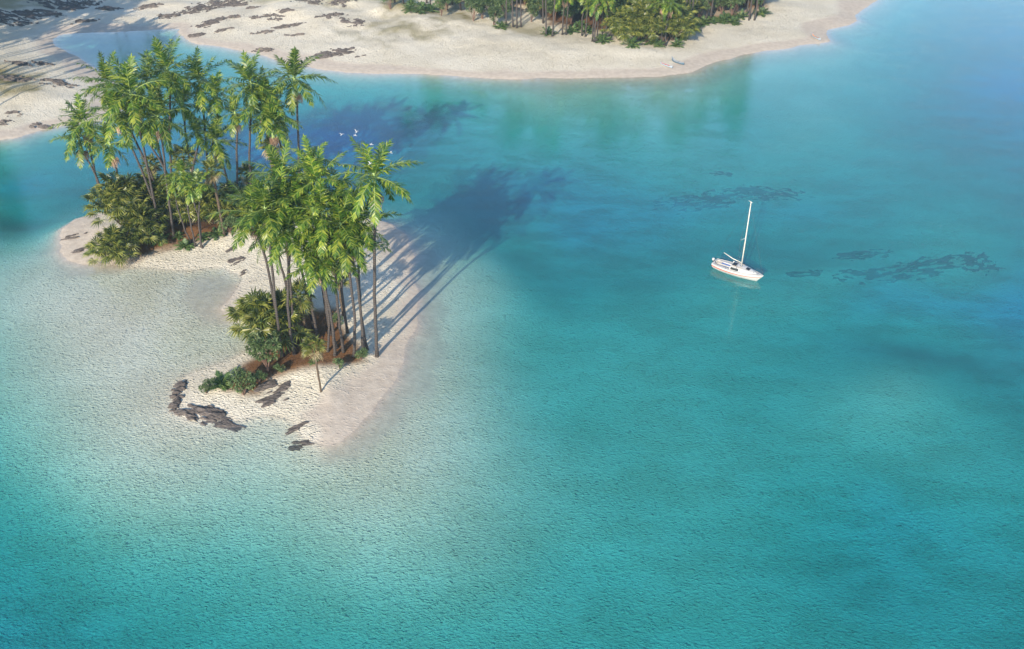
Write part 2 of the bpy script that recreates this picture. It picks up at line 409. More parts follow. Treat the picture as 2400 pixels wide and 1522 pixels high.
rock(417, 925, .7, 2.3, 10, 'narrow dark rock ledge along the western tip of the small island', 3, thr=.36, hi=.5)
rock(462, 968, 2.6, 1.0, -14, 'long dark rock shelf sliding under water at the western tip of the small island', 4, thr=.38, hi=.4)
rock(525, 995, 2.0, .9, -10, 'flat dark rock shelf half under water beside the island tip', 5, thr=.41, hi=.28)
rock(640, 935, 1.7, 1.0, 35, 'dark rock patch in white sand in front of the brown soil', 6, thr=.40)
rock(620, 905, 1.1, .6, 30, 'small dark rock patch at the edge of the brown soil', 7, thr=.42)
rock(697, 1005, 1.1, .55, 40, 'pair of small dark rock slabs on the southern wet sand', 8, thr=.40)
rock(700, 1043, 1.3, .7, 0, 'scattered greenish rock under water off the southern sand spit', 9, thr=.42, hi=.15)
rock(665, 905, .8, .6, 20, 'small dark rock streaks right of the larger rock patch', 10, thr=.46)
rock(170, 555, 1.6, .7, 25, 'dark streaked rock on the sand spit left of the fan palms', 11, thr=.42)
rock(190, 585, 1.4, .6, 35, 'thin dark rock streaks on the lower edge of the left sand spit', 12, thr=.44)
rock(555, 612, 1.1, .7, 40, 'dark rock patch in the sand between the two palm groves', 13, thr=.42)
rock(540, 585, .7, .4, 40, 'tiny dark rock above the patch between the two palm groves', 14, thr=.42)
rock(570, 640, .7, .4, 50, 'tiny dark rock below the patch between the two palm groves', 15, thr=.44)
FR = [(95, 297, 2.6, 1.6, 0, 'round dark boulder bed at the waterline of the left beach'), (35, 268, 2.4, 1.2, 10, 'dark rock in the smooth sand of the left beach'),
      (12, 288, 2.0, 1.2, 10, 'dark rock cut by the left edge of the frame'), (25, 185, 4.5, 3.2, 5, 'dark rock on the mossy hillside at the left edge'),
      (130, 195, 5.5, 2.4, -22, 'long dark rock on the ridge above the left beach'), (45, 150, 4, 1.8, -15, 'dark rock in tree shade on the left hillside'),
      (100, 150, 3, 1.5, -15, 'shaded dark rock uphill of the long ridge rock'), (20, 45, 7, 5, 0, 'broad dark rock in the top left corner'),
      (90, 32, 7, 3.2, 10, 'broad dark rock beside the top left corner'), (135, 12, 8, 4, -5, 'broad dark rock cut by the top edge at upper left'),
      (205, 10, 5, 2.5, 0, 'flat dark rock at the top edge above the lagoon'), (195, 52, 4, 1.4, 15, 'dark rock at the upper shore of the lagoon'),
      (255, 20, 4, 2, -10, 'small dark rock on the sand above the lagoon'), (350, 16, 4, 1.8, 10, 'dark rock near the top edge right of the lagoon'),
      (395, 38, 4, 2.6, 20, 'dark rock in the shadow at the head of the lagoon'), (455, 25, 6, 3.4, 28, 'large dark rock on the slope right of the lagoon'),
      (510, 12, 8, 5, 30, 'largest dark rock slab at the top edge right of the lagoon'), (490, 55, 5, 2.6, 35, 'dark slab on the slope below the largest rock'),
      (460, 85, 3, 1.5, 20, 'dark rock at the corner of the lagoon shore'), (520, 72, 3, 1.2, 15, 'thin dark rock in the sand right of the lagoon corner'),
      (545, 40, 3, 1.2, -10, 'small dark rock below the top slab'), (560, 10, 4, 3, 20, 'dark rock right of the largest slab'),
      (630, 40, 5, 1.8, -8, 'broad flat dark rock in the middle of the upper left sand'), (590, 20, 2.4, 1, 0, 'tiny dark rock in the upper left sand'),
      (668, 27, 2.4, 1.1, 10, 'small dark rock in the upper left sand near the flat one'), (725, 5, 5, 2.4, 0, 'dark rock at the top edge in the pale sand'),
      (680, 62, 5, 1.4, 18, 'long thin dark rock streak in the pale sand'), (615, 77, 3, 1, 10, 'thin dark rock streak near the inlet shore'),
      (775, 38, 4, 2.4, 30, 'dark rock beside the mossy patch'), (690, 82, 2.4, 1, 5, 'tiny dark rocks below the thin streak'),
      (830, 52, 4.2, 2.6, -5, 'dark boulder bed left of the palm forest'), (800, 5, 4, 3, 10, 'dark rock at the top edge beside the mossy slope'),
      (620, 118, 3.2, 1.2, 0, 'dark rock on the wet sand of the inlet shore'), (785, 125, 5.5, 2.6, 15, 'largest dark rock bed behind the tallest palm on the far beach'),
      (760, 132, 3, 1.4, 10, 'dark rock tail beside the largest far beach rock bed'), (840, 135, 2.2, .7, 25, 'thin dark rock flake in the far beach sand')]
for i, (px, py, a, b_, an, lb) in enumerate(FR):
    rock(px, py, a * .8, b_ * .8, an, lb, 20 + i, thr=.495, hi=.6)
SB = [(1650, 468, 9, 2.4, 12, 'dark weedy streak on the seabed up left of the sailboat mast'), (1790, 455, 7, 2.0, -4, 'dark weedy streak on the seabed behind the mast top'),
      (2020, 597, 4, 1.6, 12, 'dark weedy patch on the seabed right of the sailboat'), (1888, 640, 2.2, 1.0, 6, 'small dark weedy patch on the seabed beside the bow'),
      (2120, 636, 10, 2.2, 13, 'long dark weedy streak on the seabed at right'), (2295, 615, 3.2, 2.2, 35, 'dark weedy patch at the end of the long seabed streak'),
      (1690, 408, 1.6, .8, 0, 'tiny dark weed patch on the pale seabed above the mast')]
m, nt, N, L = mat('seabed_weed')
out = N('ShaderNodeOutputMaterial'); b = N('ShaderNodeBsdfPrincipled'); L(b.outputs[0], out.inputs[0]); b.inputs['Roughness'].default_value = .9
P = N('ShaderNodeTexCoord').outputs['Object']
L(mixc(noise(P, 2.5, 5), (.06, .09, .09), (.17, .21, .20)), b.inputs['Base Color'])
M_weed = m
for i, (px, py, a, b_, an, lb) in enumerate(SB):
    o = rock(px, py, a, b_, an, lb, 80 + i, name='weed_patch', thr=.45, hi=.15, cat='seaweed')
    o.data.materials[0] = M_weed

# ------------------------------------------------------------------ water
def water_z(x, y): return np.zeros(len(x))
WX = coords([(-3000, -300, 300), (-300, -150, 6), (-150, 140, 1.0), (140, 300, 6), (300, 3000, 300)])
WY = coords([(-500, 0, 50), (0, 30, 3), (30, 220, 1.0), (220, 400, 6), (400, 3000, 260)])
wme, X, Y, Z = grid_mesh('water', WX, WY, water_z)
dep = np.maximum(0, -height(X, Y))
at = wme.attributes.new('depth', 'FLOAT', 'POINT'); at.data.foreach_set('value', dep.astype(np.float32))
# close the body of water: sides and bottom
import bmesh
bm = bmesh.new(); bm.from_mesh(wme)
be = [e for e in bm.edges if e.is_boundary]
ret = bmesh.ops.extrude_edge_only(bm, edges=be)
for v in ret['geom']:
    if isinstance(v, bmesh.types.BMVert): v.co.z = -30
be = [e for e in bm.edges if e.is_boundary]
bmesh.ops.contextual_create(bm, geom=be)
bmesh.ops.recalc_face_normals(bm, faces=bm.faces)
bm.to_mesh(wme); bm.free()

m, nt, N, L = mat('sea_water')
out = N('ShaderNodeOutputMaterial')
tc = N('ShaderNodeTexCoord'); P = tc.outputs['Object']
w1 = noise(mapping(P, (1.0, 1.9, 1), (0, 0, R(10))), 3.0, 3, .65, 0)
w3 = noise(mapping(P, (1, 2.2, 1), (0, 0, R(20))), .16, 2, .6)
hh = math_('ADD', math_('MULTIPLY', dashes(P, 1.0, 2.1, 8, 1.9, 1.0, .36, .64, 23.0), .85), math_('MULTIPLY', mrange(w1, .3, .72), mrange(w3, .35, .65, .22, .48)))
calm = mrange(w3, .35, .6, .5, 1.0)
bp = N('ShaderNodeBump'); L(hh, bp.inputs['Height']); bp.inputs['Distance'].default_value = .012; L(math_('MULTIPLY', calm, .8), bp.inputs['Strength'])
ge = N('ShaderNodeNewGeometry'); dt = N('ShaderNodeVectorMath'); dt.operation = 'DOT_PRODUCT'; L(ge.outputs['Incoming'], dt.inputs[0]); L(bp.outputs[0], dt.inputs[1])
fres = math_('ADD', math_('MULTIPLY', math_('POWER', math_('SUBTRACT', 1.0, math_('ABSOLUTE', dt.outputs['Value']), True), 3.7), .96), .04)
gl = N('ShaderNodeBsdfGlossy'); gl.inputs['Roughness'].default_value = .03; L(bp.outputs[0], gl.inputs['Normal'])
bp2 = N('ShaderNodeBump'); L(hh, bp2.inputs['Height']); bp2.inputs['Distance'].default_value = .55; L(mrange(w3, .32, .62, .45, 1.0), bp2.inputs['Strength']); L(bp2.outputs[0], N('ShaderNodeBsdfDiffuse').inputs['Normal'])
df_ = nt.nodes[-1]
L(mixc(mrange(attr('depth'), 2.9, 7.5), mixc(mrange(attr('depth'), .3, 2.0), (.42, .60, .60), (.028, .35, .39)), (.008, .26, .58)), df_.inputs[0])
tr = N('ShaderNodeBsdfTransparent')
mx = N('ShaderNodeMixShader'); L(math_('ADD', mrange(attr('depth'), 0.1, 6.5, .0, .50), mrange(attr('depth'), .02, .5, 0, .12)), mx.inputs[0]); L(tr.outputs[0], mx.inputs[1]); L(df_.outputs[0], mx.inputs[2])
mx2 = N('ShaderNodeMixShader'); L(fres, mx2.inputs[0]); L(mx.outputs[0], mx2.inputs[1]); L(gl.outputs[0], mx2.inputs[2])
L(mx2.outputs[0], out.inputs[0])
va = N('ShaderNodeVolumeAbsorption'); va.inputs['Color'].default_value = (.0, .86, .895, 1); va.inputs['Density'].default_value = .30
L(va.outputs[0], out.inputs['Volume'])
wme.materials.append(m)
tag(put('water', wme), 'clear turquoise sea water', kind='structure')

# ------------------------------------------------------------------ plants
def leaflet(mb, p, d, side_w, ln, w, droop, mi=0):
    d = d.normalized(); wv = d.cross(side_w)
    if wv.length < .1: wv = d.cross(Vector((.3, .2, .9)))
    wv.normalize()
    m1 = p + d * ln * .45; tip = p + (d + Vector((0, 0, -droop))).normalized() * ln
    m1 = m1 + Vector((0, 0, -droop * ln * .12))
    mb.add([p - wv * w * .3, p + wv * w * .3, m1 + wv * w * .5, m1 - wv * w * .5, tip], [(0, 1, 2, 3), (3, 2, 4)], mi)

def feather_crown(seed, nf=19, L_=3.5, nl=22, w=.11, lo=-42, hi=86, ll=.86, sp=.55, mt=None):
    rnd = random.Random(seed); mb = MB()
    for i in range(nf):
        az = i * 2.39996 + rnd.uniform(-.25, .25); k = i / (nf - 1)
        el = R(hi + (lo - hi) * k ** .9 + rnd.uniform(-7, 7)); L1 = L_ * rnd.uniform(.85, 1.1) * (.78 + .22 * min(1, k * 3))
        droop = R(rnd.uniform(28, 56)) * (1 if k > .15 else .45)
        hd = Vector((math.cos(az), math.sin(az), 0)); sd = Vector((-math.sin(az), math.cos(az), 0))
        pts = [Vector((0, 0, 0))]; dirs = []; n = 10
        bend = rnd.uniform(-.25, .25)
        for j in range(n):
            t = (j + .5) / n; e = el - droop * t ** 1.3
            hh_ = (hd + sd * bend * t).normalized()
            d = hh_ * math.cos(e) + Vector((0, 0, math.sin(e))); dirs.append(d); pts.append(pts[-1] + d * L1 / n)
        mb.tube(pts, [.045 * (1 - .8 * q / n) for q in range(n + 1)], 3, 1, False)
        for j in range(nl):
            t = .13 + .87 * (j + .5) / nl
            q = min(n - 1, int(t * n)); fr_ = t * n - q; p = pts[q].lerp(pts[q + 1], fr_); d = dirs[q]
            s = d.cross(Vector((0, 0, 1)));
            if s.length < .05: s = sd.copy()
            s.normalize(); upn = s.cross(d)
            prof = ll * (.45 + .75 * math.sin(math.pi * min(1, t * .93 + .08)) ** .8) * .85
            for sg in (-1, 1):
                tw = rnd.uniform(-.75, .75) * sp
                dd = s * sg * rnd.uniform(.75, 1) + d * (.45 + .55 * t) + upn * tw + Vector((0, 0, rnd.uniform(-.2, .1)))
                leaflet(mb, p, dd, upn, prof * rnd.uniform(.8, 1.1), w, rnd.uniform(.05, .35))
        leaflet(mb, pts[-1], dirs[-1], Vector((0, 0, 1)), ll * .5, w, .2)
    return mb.mesh('feather_crown', [mt or M_leaf, M_rach])

def fan_leaf(mb, base, d, R_, petiole, rnd, ns=17, mi=0, span=250):
    """petiole along d, then a pleated fan"""
    d = d.normalized(); s = d.cross(Vector((0, 0, 1)))
    if s.length < .1: s = Vector((1, 0, 0))
    s.normalize(); n = s.cross(d).normalized()
    c = base + d * petiole + Vector((0, 0, -.12 * petiole * petiole))
    mb.tube([base, base + d * petiole * .5, c], [.03, .025, .018], 3, 1, False)
    tilt = rnd.uniform(.0, .5); d2 = (d - n * tilt).normalized(); n2 = s.cross(d2).normalized()
    for k in range(ns):
        a = R(-span / 2 + span * k / (ns - 1)) + rnd.uniform(-.03, .03)
        r = R_ * (1 - .28 * abs(a) / R(span / 2)) * rnd.uniform(.9, 1.08)
        u = d2 * math.cos(a) + s * math.sin(a); wv = -d2 * math.sin(a) + s * math.cos(a)
        hw = r * .55 * math.tan(R(span / (ns - 1) / 2)) * .8
        cup = n2 * .12 * r
        m_ = c + u * r * .55 + cup; tip = c + u * r + cup * 1.0 + Vector((0, 0, -r * rnd.uniform(.1, .35)))
        mb.add([c, m_ + wv * hw - n2 * hw * .5, tip, m_ - wv * hw - n2 * hw * .5, m_ + n2 * hw * .5], [(0, 1, 4), (1, 2, 4), (4, 2, 3), (0, 4, 3)], mi)

def fan_crown(seed, n=22, R_=.95, pet=1.0, lo=-45, hi=80, dead=4, ns=17):
    rnd = random.Random(seed); mb = MB()
    for i in range(n):
        az = i * 2.39996 + rnd.uniform(-.3, .3); k = i / (n - 1)
        el = R(hi + (lo - hi) * k + rnd.uniform(-10, 10))
        d = Vector((math.cos(az) * math.cos(el), math.sin(az) * math.cos(el), math.sin(el)))
        fan_leaf(mb, Vector((0, 0, 0)), d, R_ * rnd.uniform(.8, 1.1), pet * rnd.uniform(.7, 1.15), rnd, ns, 2 if i >= n - dead else 0)
    return mb.mesh('fan_crown', [M_fan, M_rach, M_dead])

def flower_mesh(seed):
    rnd = random.Random(seed); mb = MB()
    for i in range(70):
        az = rnd.uniform(0, 6.283); r = rnd.uniform(.22, .55); z0 = rnd.uniform(-.1, .12)
        p0 = Vector((math.cos(az) * .12, math.sin(az) * .12, z0)); p1 = Vector((math.cos(az + .2) * r, math.sin(az + .2) * r, z0 - .08 + rnd.uniform(-.1, .2)))
        p2 = Vector((math.cos(az + .35) * r * 1.0, math.sin(az + .35) * r, z0 - rnd.uniform(.4, .95)))
        mb.tube([p0, p1, p2], [.025, .032, .015], 3, 0, False)
    return mb.mesh('flower_cluster', [M_flower])

def shaft_mesh():
    mb = MB(); mb.tube([(0, 0, -1.75), (0, 0, -1.55), (0, 0, -.8), (0, 0, .1), (0, 0, .5)], [.14, .19, .16, .12, .05], 10)
    return mb.mesh('crownshaft', [M_shaft], True)

CROWNS = [feather_crown(100 + i) for i in range(6)]
SPARSE = [feather_crown(150 + i, nf=14, L_=3.0, nl=17, ll=.9) for i in range(3)]
YOUNG = [feather_crown(200 + i, nf=13, L_=1.9, nl=13, w=.10, ll=.62) for i in range(3)]
ROSETTE = [feather_crown(300 + i, nf=17, L_=1.0, nl=12, w=.075, ll=.36, lo=5, hi=75, sp=.4, mt=M_ros) for i in range(2)]
FANS = [fan_crown(400 + i, n=20, R_=1.0, pet=.9) for i in range(3)]
FANB = [fan_crown(420 + i, n=10, R_=1.7, pet=1.5, lo=-20, hi=75, dead=0, ns=17) for i in range(3)]
FLOW = [flower_mesh(i) for i in range(3)]
SHAFT = shaft_mesh()

def bezier(p0, p1, p2, n):
    return [p0 * (1 - t) ** 2 + p1 * 2 * t * (1 - t) + p2 * t * t for t in [i / n for i in range(n + 1)]]

def trunk_mesh(top, r0, r1, bend, seed, material, n=12, sides=9):
    rnd = random.Random(seed); top = Vector(top); mid = Vector((top.x * .35 + bend[0], top.y * .35 + bend[1], top.z * .5))
    pts = bezier(Vector((0, 0, -.25)), mid, top, n)
    pts = [p + Vector((rnd.uniform(-.04, .04), rnd.uniform(-.04, .04), 0)) if 0 < i < n else p for i, p in enumerate(pts)]
    rad = [(r0 * 1.45 if i == 0 else r0 + (r1 - r0) * (i / n) ** .7) for i in range(n + 1)]
    mb = MB(); mb.tube(pts, rad, sides); return mb.mesh('trunk', [material], True)

pid = [0]
def feather_palm(base, top, label, group, scale=1.0, variant=None, flower=True, sparse=False, r0=.15, bend=None, young=False, tilt=None):
    """base: world xyz; top: world xyz of the crown's centre of leaves"""
    pid[0] += 1; i = pid[0]; rnd = random.Random(i * 13)
    root = empty('palm_tree', base, label, 'palm tree', group)
    t = Vector(top) - Vector(base)
    if bend is None: bend = (rnd.uniform(-1.1, 1.1), rnd.uniform(-.8, .8))
    tk = put('trunk', trunk_mesh(t + Vector((0, 0, -1.5 * scale)), r0, r0 * .72, bend, i, M_bark), root)
    lib = YOUNG if young else SPARSE if sparse else CROWNS
    tl = tilt or (rnd.uniform(-.12, .12), rnd.uniform(-.12, .12))
    cr = put('crown', lib[(variant if variant is not None else i) % len(lib)], root, t, rnd.uniform(0, 6.28), scale)
    cr.rotation_euler = (tl[0], tl[1], rnd.uniform(0, 6.28))
    put('crownshaft', SHAFT, root, t, 0, (scale * (.6 if young else 1),) * 2 + (scale * 1.0,))
    if flower: put('flower_cluster', FLOW[i % 3], root, t + Vector((0, 0, -1.55 * scale)), rnd.uniform(0, 6), scale * rnd.uniform(.8, 1.05))
    return root

def palm_px(bpx, cpx, label, group, **k):
    k['scale'] = k.get('scale', 1.0) * (1.12 if group == GN and not k.get('young') else 1.03)
    b_ = ground(*bpx); t = above(b_, *cpx)
    if t[2] - b_[2] < 1: print('SHORT', label, b_, t)
    return feather_palm(b_, t, label, group, **k)

def palm_ps(b_, cpx, label, group, **k):
    z = hgt(*b_); bb = (b_[0], b_[1], z); t = above(bb, *cpx); return feather_palm(bb, t, label, group, **k)

def fan_palm(base, top, label, group, scale=1.0, r0=.15):
    pid[0] += 1; i = pid[0]; rnd = random.Random(i * 17)
    root = empty('fan_palm', base, label, 'fan palm', group); t = Vector(top) - Vector(base)
    put('trunk', trunk_mesh(t, r0, r0 * 1.05, (rnd.uniform(-.2, .2), 0), i, M_fibre), root)
    put('crown', FANS[i % 3], root, t, rnd.uniform(0, 6), scale)
    return root

def fan_bush(base, label, group, stems=5, hgt_=3.5, spread=1.8, scale=1.0, name='fan_palm_clump'):
    pid[0] += 1; i = pid[0]; rnd = random.Random(i * 19)
    root = empty(name, base, label, 'fan palm', group)
    for k in range(stems):
        a = k * 2.4 + rnd.uniform(-.4, .4); r = spread * (k / stems) ** .6 * rnd.uniform(.7, 1.1); h = hgt_ * (1 - .55 * k / stems) * rnd.uniform(.85, 1.1)
        t = Vector((math.cos(a) * r, math.sin(a) * r, h))
        put('stem', trunk_mesh(t, .10, .09, (t.x * .1, t.y * .1), i * 9 + k, M_fibre, n=6, sides=6), root)
        put('crown', FANB[(i + k) % 3], root, t, rnd.uniform(0, 6), scale * rnd.uniform(.8, 1.05))
    return root

def bush_meshes(seed, rad=1.3, hh_=2.2, n=900, ls=.26):
    rnd = random.Random(seed); mb = MB(); st = MB(); ends = []
    for k in range(9):
        a = rnd.uniform(0, 6.28); r = rad * rnd.uniform(.3, .85); z = hh_ * rnd.uniform(.5, .95)
        e = Vector((math.cos(a) * r, math.sin(a) * r, z)); ends.append((e, rnd.uniform(.4, .7) * rad * .6))
        st.tube(bezier(Vector((rnd.uniform(-.1, .1), rnd.uniform(-.1, .1), -.1)), Vector((e.x * .3, e.y * .3, z * .6)), e, 5), [.05, .045, .04, .03, .025, .015], 5, 0, False)
    for k in range(n):
        c, r = rnd.choice(ends)
        v = Vector((rnd.gauss(0, 1), rnd.gauss(0, 1), rnd.gauss(0, .75))).normalized() * r * rnd.uniform(.45, 1.05); p = c + v
        d = (v.normalized() + Vector((rnd.uniform(-.6, .6), rnd.uniform(-.6, .6), rnd.uniform(-.2, .6)))).normalized()
        leaflet(mb, p, d, Vector((rnd.uniform(-1, 1), rnd.uniform(-1, 1), 1)), ls * rnd.uniform(.7, 1.3), ls * .42, rnd.uniform(0, .5))
    return mb.mesh('foliage', [M_bush]), st.mesh('stems', [M_stem], True)
BUSH = [bush_meshes(500 + i) for i in range(3)]
TALLB = [bush_meshes(520 + i, 1.7, 3.6, 1500, .32) for i in range(3)]

def bush(base, label, group, scale=1.0, lib=BUSH, name='leafy_shrub'):
    pid[0] += 1; i = pid[0]
    root = empty(name, base, label, 'shrub', group)
    f, s = lib[i % len(lib)]; rz = random.Random(i).uniform(0, 6)
    put('foliage', f, root, (0, 0, 0), rz, scale); put('stems', s, root, (0, 0, 0), rz, scale); return root

def rosette(base, label, group, scale=1.0):
    pid[0] += 1; i = pid[0]
    o = put('low_rosette_plant', ROSETTE[i % 2], None, (base[0], base[1], base[2] + .05), random.Random(i).uniform(0, 6), scale)
    return tag(o, label, 'shrub', group)

GN = 'palms of the left grove on the island'; GS = 'palms of the front grove on the island'
# --- front grove
palm_px((884, 835), (877, 415), 'tall solitary palm with pink flower tuft standing at the right edge of the front grove', GS, variant=0, r0=.17, bend=(-.2, 0), scale=1.12, tilt=(0, 0))
palm_px((850, 831), (822, 560), 'tall palm with a flower tuft just left of the solitary right palm', GS)
palm_px((861, 820), (838, 520), 'palm whose trunk leans close behind its neighbour left of the solitary palm', GS)
palm_px((829, 835), (798, 528), 'dark based palm on the brown soil, third trunk from the right', GS)
palm_px((805, 825), (782, 590), 'palm with a slightly lower crown over the right trunks of the front grove', GS)
palm_px((784, 833), (748, 612), 'lowest hanging crown at the centre of the front grove', GS)
palm_px((790, 815), (755, 500), 'palm at the middle of the front grove with its trunk behind the lowest crown', GS, flower=False)
palm_px((767, 825), (735, 590), 'thin palm left of the middle trunks in the front grove', GS, r0=.12, sparse=True)
palm_px((691, 831), (675, 545), 'palm with one straight trunk right of the fan palm clump', GS)
palm_px((661, 835), (622, 490), 'left front palm with a green crownshaft and a long leaning trunk', GS)
palm_px((650, 820), (592, 500), 'leftmost palm of the front grove, its trunk leaning outward', GS)
palm_px((692, 812), (662, 470), 'palm with its trunk half hidden beside the straight one', GS, flower=False)
palm_px((745, 790), (706, 485), 'palm in the dense middle of the front grove with bright fronds', GS, flower=False)
palm_px((775, 785), (742, 425), 'upper palm with upright yellow green fronds in the front grove', GS, flower=False)
palm_px((735, 770), (660, 415), 'upper left palm rising at the back of the front grove', GS, flower=False)
palm_px((770, 765), (730, 378), 'smallest topmost crown at the back of the front grove', GS, scale=.7, flower=False)
palm_px((815, 780), (800, 480), 'palm at the back right of the front grove in half shade', GS, flower=False)
palm_px((700, 780), (640, 540), 'palm with dark inner fronds left of centre in the front grove', GS, flower=False)
b_ = ground(752, 919); fan_palm(b_, above(b_, 734, 812), 'short fan palm standing alone in the sand in front of the brown soil', 'fan palms of the front grove', .75, .09)
b_ = ground(722, 795); fan_palm(b_, above(b_, 700, 690), 'fan palm with a rounded crown and brown skirt in the front grove', 'fan palms of the front grove', 1.0)
b_ = ground(806, 740); fan_palm(b_, above(b_, 795, 655), 'dark fan palm behind the trunks on the right of the front grove', 'fan palms of the front grove', .8)
fan_bush(ground(636, 812), 'large spreading fan palm clump at the left of the front grove', 'fan palms of the front grove', 7, 4.4, 3.0, 1.05)
fan_bush(ground(668, 790), 'shaded fan palm clump behind the spreading one in the front grove', 'fan palms of the front grove', 5, 3.6, 1.6, .9)
bush(ground(628, 870), 'tall leafy shrub below the spreading fan palm clump', 'shrubs of the front grove', 1.0, TALLB)
bush(ground(571, 925), 'grey green shrub with a red stem near the island tip', 'shrubs of the front grove', .95)
bush(ground(608, 898), 'small round shrub below the tall leafy shrub', 'shrubs of the front grove', .6)
rosette(ground(520, 903), 'dark spiky plant left of the red stemmed shrub', 'shrubs of the front grove', 1.35)
bush(ground(484, 922), 'pale green low shrub nearest the island tip', 'shrubs of the front grove', .55)
bush(ground(659, 874), 'small bright shrub alone on the brown soil', 'shrubs of the front grove', .42)
bush(ground(797, 866), 'small bright shrub at the front edge of the brown soil', 'shrubs of the front grove', .45)
bush(ground(847, 843), 'small bright shrub at the foot of the right trunks', 'shrubs of the front grove', .5)
bush(ground(788, 765), 'small pale shrub in the shade behind the trunks', 'shrubs of the front grove', .5)
rosette(ground(735, 850), 'tiny spiky plant on the brown soil under the short fan palm', 'shrubs of the front grove', .5)
# --- left grove
palm_px((251, 501), (196, 287), 'leftmost palm of the left grove leaning far to the left', GN)
palm_px((247, 503), (184, 325), 'lower twin stem of the leftmost leaning palm', GN, sparse=True)
palm_px((276, 520), (258, 340), 'short palm with a flower tuft right of the leaning pair', GN, sparse=True)
palm_px((374, 548), (306, 222), 'tallest crowned palm of the left grove with a large tan flower tuft', GN, scale=1.2)
palm_px((378, 532), (275, 262), 'palm leaning left behind the large tufted palm', GN)
palm_px((408, 556), (370, 275), 'palm with a straight trunk and flower tuft at the centre of the left grove', GN)
palm_px((392, 515), (252, 195), 'palm whose upper crown overlaps the far beach at the left', GN, flower=False)
palm_px((410, 520), (392, 165), 'topmost palm of the left grove with an upright spear of fronds', GN, flower=False, scale=1.05)
palm_px((424, 510), (345, 190), 'high crown between the two tallest palms of the left grove', GN, flower=False)
palm_px((478, 500), (425, 245), 'dark shaded palm leaning left in the middle of the left grove', GN, flower=False)
palm_px((484, 505), (466, 190), 'high palm right of the topmost one with loose fronds', GN, flower=False)
palm_px((505, 500), (505, 225), 'palm with a dark narrow crown against the blue channel', GN, sparse=True, flower=False)
palm_px((440, 520), (330, 285), 'dark crown low in the shade of the left grove', GN, flower=False)
palm_px((430, 515), (460, 310), 'small hidden palm in the gap of the left grove', GN, sparse=True, flower=False, scale=.8)
palm_px((600, 515), (588, 195), 'high palm right of the gap with spread fronds', GN, flower=False)
palm_px((562, 512), (551, 265), 'slim palm with a pink flower tuft standing before the blue channel', GN, sparse=True, r0=.15, scale=.9)
palm_px((660, 515), (615, 240), 'broad drooping crown at the right of the left grove', GN, scale=1.1)
palm_px((672, 512), (642, 262), 'second trunk under the broad drooping crown', GN)
palm_px((668, 525), (636, 290), 'lowest crown under the broad drooping one', GN, sparse=True)
palm_px((700, 508), (690, 185), 'solitary tall palm in front of the far beach with open sky-blue water around it', GN, variant=3, bend=(.5, 0), scale=1.1, tilt=(0, 0))
palm_px((545, 515), (506, 330), 'light green palm of middle height in the gap of the left grove', GN, scale=.9)
palm_px((459, 578), (425, 405), 'left slender stem of the young palm cluster by the sand', GN, young=True, scale=1.05, r0=.10, flower=False)
palm_px((468, 579), (445, 440), 'middle slender stem of the young palm cluster by the sand', GN, young=True, scale=1.0, r0=.10, flower=False)
palm_px((475, 582), (465, 430), 'right slender stem of the young palm cluster by the sand', GN, young=True, scale=.95, r0=.10, flower=False)
palm_px((450, 570), (405, 430), 'low drooping young palm at the left of the slender cluster', GN, young=True, scale=.9, r0=.09, flower=False)
GF = 'fan palms of the left grove'
b_ = ground(526, 554); fan_palm(b_, above(b_, 497, 400), 'fan palm with a grey trunk beside the young palm cluster', GF, .95)
b_ = ground(655, 520); fan_palm(b_, above(b_, 635, 345), 'fan palm behind the right trunks of the left grove', GF, .95)
b_ = ground(440, 500); fan_palm(b_, above(b_, 430, 368), 'dark fan palm crown against the blue channel', GF, 1.2)
b_ = ground(585, 500); fan_palm(b_, above(b_, 580, 405), 'dark round fan palm at the right end of the shade', GF, .95)
b_ = ground(365, 505); fan_palm(b_, above(b_, 353, 385), 'shaded fan palm behind the centre trunks of the left grove', GF, .9)
fan_bush(ground(300, 540), 'largest sunlit fan palm clump at the left of the left grove', GF, 9, 5.2, 2.6, 1.05)
fan_bush(ground(345, 560), 'fan palm clump in front of the brown soil of the left grove', GF, 6, 3.0, 2.0, .9)
fan_bush(ground(280, 606), 'lowest fan palm clump standing on the sand at the left', GF, 6, 2.2, 2.2, .85)
fan_bush(ground(420, 520), 'deep shaded fan palm clump in the middle of the left grove', GF, 6, 4.2, 2.6, .95)
fan_bush(ground(505, 525), 'fan palm clump behind the grey trunked fan palm', GF, 6, 3.0, 2.4, .9)
fan_bush(ground(560, 520), 'right hand shaded fan palm clump of the left grove', GF, 6, 3.2, 2.6, .9)
fan_bush(ground(600, 520), 'fan palm clump at the right end of the left grove', GF, 5, 2.4, 2.0, .9)
fan_bush(ground(375, 515), 'dark fan palm clump deep behind the centre trunks', GF, 6, 4.5, 2.4, .95)
rosette(ground(376, 566), 'spiky plant on the brown soil near the large clump', 'shrubs of the left grove', 1.3)
rosette(ground(435, 580), 'spiky plant in front of the young palm cluster', 'shrubs of the left grove', 1.2)
rosette(ground(418, 556), 'pale little plant at the foot of the straight trunk', 'shrubs of the left grove', .8)
rosette(ground(510, 552), 'spiky plant at the foot of the grey fan palm trunk', 'shrubs of the left grove', 1.2)
rosette(ground(478, 560), 'small dark plant right of the young palm stems', 'shrubs of the left grove', .9)
bush(ground(540, 545), 'leafy shrub at the right end of the brown soil', 'shrubs of the left grove', .9)

